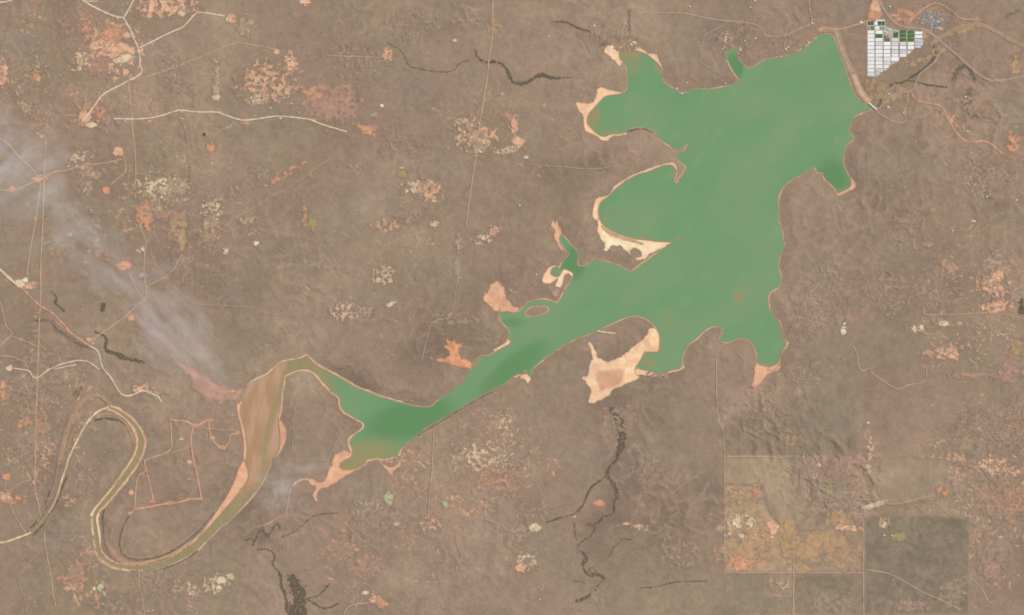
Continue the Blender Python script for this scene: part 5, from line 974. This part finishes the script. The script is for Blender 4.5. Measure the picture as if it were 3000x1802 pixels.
# ------------------------------------------------------------------ houses
def house_mesh(name, w, d, h, rise, wall, roof):
    x, y = w / 2, d / 2; o = .6; r = max(0, x - y)
    V = [(-x,-y,-1),(x,-y,-1),(x,y,-1),(-x,y,-1),(-x,-y,h),(x,-y,h),(x,y,h),(-x,y,h),
         (-x-o,-y-o,h-.2),(x+o,-y-o,h-.2),(x+o,y+o,h-.2),(-x-o,y+o,h-.2),(-r,0,h+rise),(r,0,h+rise)]
    Fc = [(0,1,5,4),(1,2,6,5),(2,3,7,6),(3,0,4,7),(8,9,13,12),(9,10,13),(10,11,12,13),(11,8,12),(8,11,10,9)]
    me = bpy.data.meshes.new(name); me.from_pydata(V, [], Fc); me.update(); me.materials.append(wall); me.materials.append(roof)
    me.polygons.foreach_set('material_index', [0]*4 + [1]*5); return me
WALL = soil('plaster', C(206,186,164), C(196,176,154), 8, None)
ROOFS = [soil('tin_grey', C(186,184,178), C(172,170,164), 12, None), soil('tin_white', C(232,230,224), C(220,218,212), 12, None), soil('tin_dull', C(150,146,138), C(140,136,130), 12, None), soil('tin_green', C(150,164,146), C(142,154,138), 12, None)]
HM = [house_mesh('house', 15, 10, 3, 2.6, WALL, ROOFS[0]), house_mesh('house', 13, 10, 3, 2.4, WALL, ROOFS[1]), house_mesh('house', 14, 10, 3, 2.4, WALL, ROOFS[2]), house_mesh('house', 16, 11, 3, 2.6, WALL, ROOFS[3])]
vil = [Z5(*p) for p in [(1130,300),(1215,250),(1300,205),(1420,190),(1550,215),(1620,270),(1700,240),(1770,270),(1740,340),(1640,470),(1510,530),(1400,520),(1290,480),(1210,420)]]
vx, vy = np.meshgrid(np.arange(-62, 62, 4.5), np.arange(-62, 62, 4.0)); ang = math.radians(33)
vcx, vcy = Z5(1440, 360)
VX = vcx + vx * math.cos(ang) - vy * math.sin(ang); VY = vcy + vx * math.sin(ang) + vy * math.cos(ang)
ins = poly_sdf(VX, VY, vil, 0) > 1.0
flat_('village_ground', 'trodden grey ground between the village houses', vil, soil('village_soil', C(166,148,132), C(154,140,126), 25, 'ground', 6), seed=35, amp=2, cat='ground')
random.seed(11); nh = 0
for j in range(VX.shape[0]):
    for i in range(VX.shape[1]):
        if not ins[j, i] or i % 7 == 6 or random.random() < .08 or nh > 290: continue
        px, py = VX[j, i] + random.uniform(-.7, .7), VY[j, i] + random.uniform(-.6, .6)
        east = px > Z5(1590, 0)[0]
        if east and random.random() < .6: continue
        k = random.choices((0, 1, 2, 3), (5, 1.6, 3, 1.6))[0]
        o = bpy.data.objects.new('house', HM[k]); COL.objects.link(o); nh += 1
        o.location = wpos(px, py, float(terr(px, py)) + 3.2); o.rotation_euler = (0, 0, -ang + random.choice((0, 0, math.pi / 2)) + random.uniform(-.05, .05))
        o.scale = (random.uniform(.85, 1.15),) * 3
        tag(o, ('grey tin roofed village house in rows beside the highway', 'white tin roofed village house in rows beside the highway', 'dull dark tin roofed village house beside the highway', 'greenish tin roofed village house beside the highway')[k], 'house',
            ('grey roofed village houses', 'white roofed village houses', 'dull roofed village houses', 'greenish roofed village houses')[k])
# larger single buildings that show as white specks
HB = house_mesh('large_building', 26, 16, 4, 3, WALL, ROOFS[1])
SPECKS = [(T(2,0,[(1590,855)])[0], 'white lodge roof on the west tip of the northern peninsula'), (T(2,0,[(1638,903)])[0], 'white lodge roof at the water on the southern tip of the northern peninsula'),
 (T(2,0,[(1690,800)])[0], 'white roof inland on the northern peninsula'), (T(2,0,[(2058,806)])[0], 'white lodge roof on the southeast shore of the northern peninsula'), (T(2,0,[(2062,590)])[0], 'white roof on the west bank of the narrow inlet'),
 (T(2,0,[(2030,470)])[0], 'white roof at the head of the narrow inlet'), (T(2,0,[(2065,382)])[0], 'white roof north of the narrow inlet'), (T(2,0,[(2245,395)])[0], 'white roof northeast of the narrow inlet'), (T(2,0,[(2350,372)])[0], 'white roof beside the track east of the narrow inlet'),
 (T(2,0,[(1715,65)])[0], 'white roof alone north of the upper track'), (T(2,0,[(350,350)])[0], 'white roof alone west of the northern sand fan'), (T(2,0,[(795,250)])[0], 'white roof beside the slanting dark gully'), (T(2,0,[(2340,10)])[0], 'white roof at the top edge'),
 (T(2,0,[(2300,70)])[0], 'white roof just below the top edge'), (T(3,0,[(195,455)])[0], 'white holiday house on the shore west of the dam, inland one'), (T(3,0,[(172,475)])[0], 'white holiday house on the shore west of the dam, middle one'),
 (T(3,0,[(122,545)])[0], 'white holiday house at the waterline west of the dam'), (T(3,0,[(425,225)])[0], 'white building at the end of the dirt road northwest of the dam'), (T(3,0,[(388,403)])[0], 'white boathouse on the shore near the dam'), (T(3,0,[(460,375)])[0], 'white hut on the shore closest to the dam'),
 (T(3,0,[(900,218)])[0], 'large whitish packing shed west of the netted crops'), (T(3,0,[(1165,908)])[0], 'white building above the spillway gorge'), (T(3,0,[(1155,1035)])[0], 'white building south of the sluice bridge'), (T(3,0,[(1175,65)])[0], 'white building north of the highway near the top edge'),
 (T(3,0,[(1925,1268)])[0], 'white farm building beside the orange road in the east'), (T(3,0,[(1905,935)])[0], 'whitish building on the slope in the northeast'), (T(3,1,[(1990,655)])[0], 'white farm building alone in the eastern plain'), (T(3,1,[(1780,745)])[0], 'whitish hut west of the eastern margin'),
 (T(3,1,[(2110,415)])[0], 'small white hut near the eastern margin'), (T(3,1,[(2395,450)])[0], 'white hut at the eastern edge'), (T(3,2,[(715,235)])[0], 'large whitish shed in the field east of the reservoir'), (T(3,2,[(735,160)])[0], 'small white hut north of the large whitish shed'),
 (T(3,3,[(1117,715)])[0], 'white farmhouse in the dark paddock, western one'), (T(3,3,[(1192,720)])[0], 'white farmhouse in the dark paddock, eastern one'), (T(1,0,[(475,55)])[0], 'white building at the top edge of the upper middle'), (T(1,0,[(315,575)])[0], 'white building in the peach clearing of the upper middle'),
 (T(1,0,[(312,935)])[0], 'white building south of the pink speckled soil'), (T(2,1,[(235,1165)])[0], 'white building west of the hooked sand beach'), (T(2,1,[(140,40)])[0], 'white building beside the curving pale track'), (T(2,1,[(75,500)])[0], 'whitish hut west of the narrow northern creek'),
 (T(0,1,[(2175,940)])[0], 'white farm building east of the golden tan clearing'), (T(0,1,[(880,545)])[0], 'whitish hut in the hazy western plain'), (T(0,1,[(1350,940)])[0], 'white building on the dirt road above the big orange clearing'), (T(2,3,[(265,1330)])[0], 'whitish hut near the bottom edge')]
for (px, py), lab in SPECKS:
    big = 1.25 if 'large' in lab else random.uniform(.62, .95)
    o = bpy.data.objects.new('building', HB); COL.objects.link(o)
    o.location = wpos(px, py, float(terr(px, py)) + 4.0); o.rotation_euler = (0, 0, random.uniform(-.6, .6)); o.scale = (big, big, 1)
    tag(o, lab, 'building', 'white roofed buildings in the bush')
PK = [(565,575,20,'west'),(600,590,16,'centre'),(655,540,22,'north'),(650,625,18,'south'),(685,600,16,'east'),(580,640,14,'orchard')]
for x, y, s_, w_ in PK:
    px, py = Z5(x, y); o = bpy.data.objects.new('packing_shed', HB); COL.objects.link(o)
    o.location = wpos(px, py, float(terr(px, py)) + 4.0); o.scale = (s_ / 20, s_ / 20, 1); o.rotation_euler = (0, 0, random.uniform(-.5, .5))
    tag(o, f'white roofed packing shed among the netted crops, on the {w_} side of the cluster', 'shed', 'packing sheds among the netted crops')

# ------------------------------------------------------------------ bush fire smoke
m = bpy.data.materials.new('thin_smoke'); m.use_nodes = True; nt = m.node_tree
nt.nodes.remove(nt.nodes['Principled BSDF'])
vs = nt.nodes.new('ShaderNodeVolumeScatter'); vs.inputs['Color'].default_value = (.93, .96, 1.0, 1); vs.inputs['Density'].default_value = .00078; vs.inputs['Anisotropy'].default_value = -0.3
nt.links.new(vs.outputs[0], nt.nodes['Material Output'].inputs['Volume'])
SMOKE = m
def smoke(label, thick, bbox, base=70):
    xs = np.arange(bbox[0], bbox[2], 5.0); ys = np.arange(bbox[1], bbox[3], 5.0); X, Y = np.meshgrid(xs, ys)
    t = thick(X, Y); n, mm = X.shape
    edge = np.zeros_like(t, bool); edge[0] = edge[-1] = True; edge[:, 0] = edge[:, -1] = True
    t = np.where(edge, 0, t); on = t > 6; t = np.where(on, t, 0)
    cell = on[:-1, :-1] & on[1:, :-1] & on[:-1, 1:] & on[1:, 1:]
    idx = np.arange(n * mm).reshape(n, mm); N = n * mm
    a, b, c, d = (q[cell] for q in (idx[:-1, :-1], idx[:-1, 1:], idx[1:, 1:], idx[1:, :-1]))
    zb = base + 20 * fbm(X, Y, 80, 2, 5)
    top = np.stack([(X - 1500) * S, (901 - Y) * S, zb + t], 2).reshape(-1, 3); bot = top.copy(); bot[:, 2] = (zb - .25 * t).ravel()
    quads = [np.stack([a, d, c, b], 1), np.stack([a, b, c, d], 1) + N]
    ed = np.vstack([np.stack(e, 1) for e in ((a, d), (d, c), (c, b), (b, a))])       # directed as the top faces run
    key = ed[:, 0].astype(np.int64) * N + ed[:, 1]; rev = ed[:, 1].astype(np.int64) * N + ed[:, 0]
    ed = ed[~np.isin(key, rev)]                                                        # open rim: a low upright wall closes it
    quads.append(np.stack([ed[:, 1], ed[:, 0], ed[:, 0] + N, ed[:, 1] + N], 1))
    quads = np.vstack(quads); V = np.vstack([top, bot]); u = np.unique(quads); rm = np.full(len(V), -1); rm[u] = np.arange(len(u))
    o = np_mesh('smoke', V[u], rm[quads], SMOKE)
    tag(o, label, 'smoke', 'bush fire smoke', kind='stuff')
def streak(X, Y, seed, ang, sc=40, st=4):
    a = math.radians(ang); u = X * math.cos(a) + Y * math.sin(a); v = -X * math.sin(a) + Y * math.cos(a)
    return fbm(u / st, v, sc, 4, seed)
smoke('bluish smoke drifting over the smoky junction in the far west',
      lambda X, Y: np.maximum.reduce([blob(X, Y, 20, 500, 250, 170) * 190, blob(X, Y, 130, 540, 100, 230, 10) * 170, blob(X, Y, 180, 640, 90, 200, -25) * 140, blob(X, Y, 50, 420, 210, 90, 50) * 130]) * np.clip(.8 + 1.0 * streak(X, Y, 401, -35, 44), .0, 2.2) + 60 * fbm(X, Y, 90, 3, 402) - 20, (-55, 290, 400, 900))
smoke('long bluish smoke plume drifting diagonally down to the mud flat',
      lambda X, Y: np.maximum.reduce([blob(X, Y, 330, 790, 330, 120, 42) * 120, blob(X, Y, 490, 960, 230, 140, 40) * 190, blob(X, Y, 580, 1040, 150, 90, 60) * 150, blob(X, Y, 470, 800, 150, 40, -28) * 80]) * np.clip(.8 + 1.0 * streak(X, Y, 403, 42, 44), .0, 2.2) + 50 * fbm(X, Y, 80, 3, 404) - 20, (60, 560, 820, 1230))
smoke('thin bluish smoke streaks below the southwest end of the reservoir',
      lambda X, Y: np.maximum.reduce([blob(X, Y, 820, 1430, 110, 120, 20) * 120, blob(X, Y, 900, 1378, 120, 30, -4) * 90]) * np.clip(.8 + 1.0 * streak(X, Y, 405, -5, 44), .0, 2.2) + 50 * fbm(X, Y, 50, 3, 406) - 20, (730, 1310, 1040, 1540))
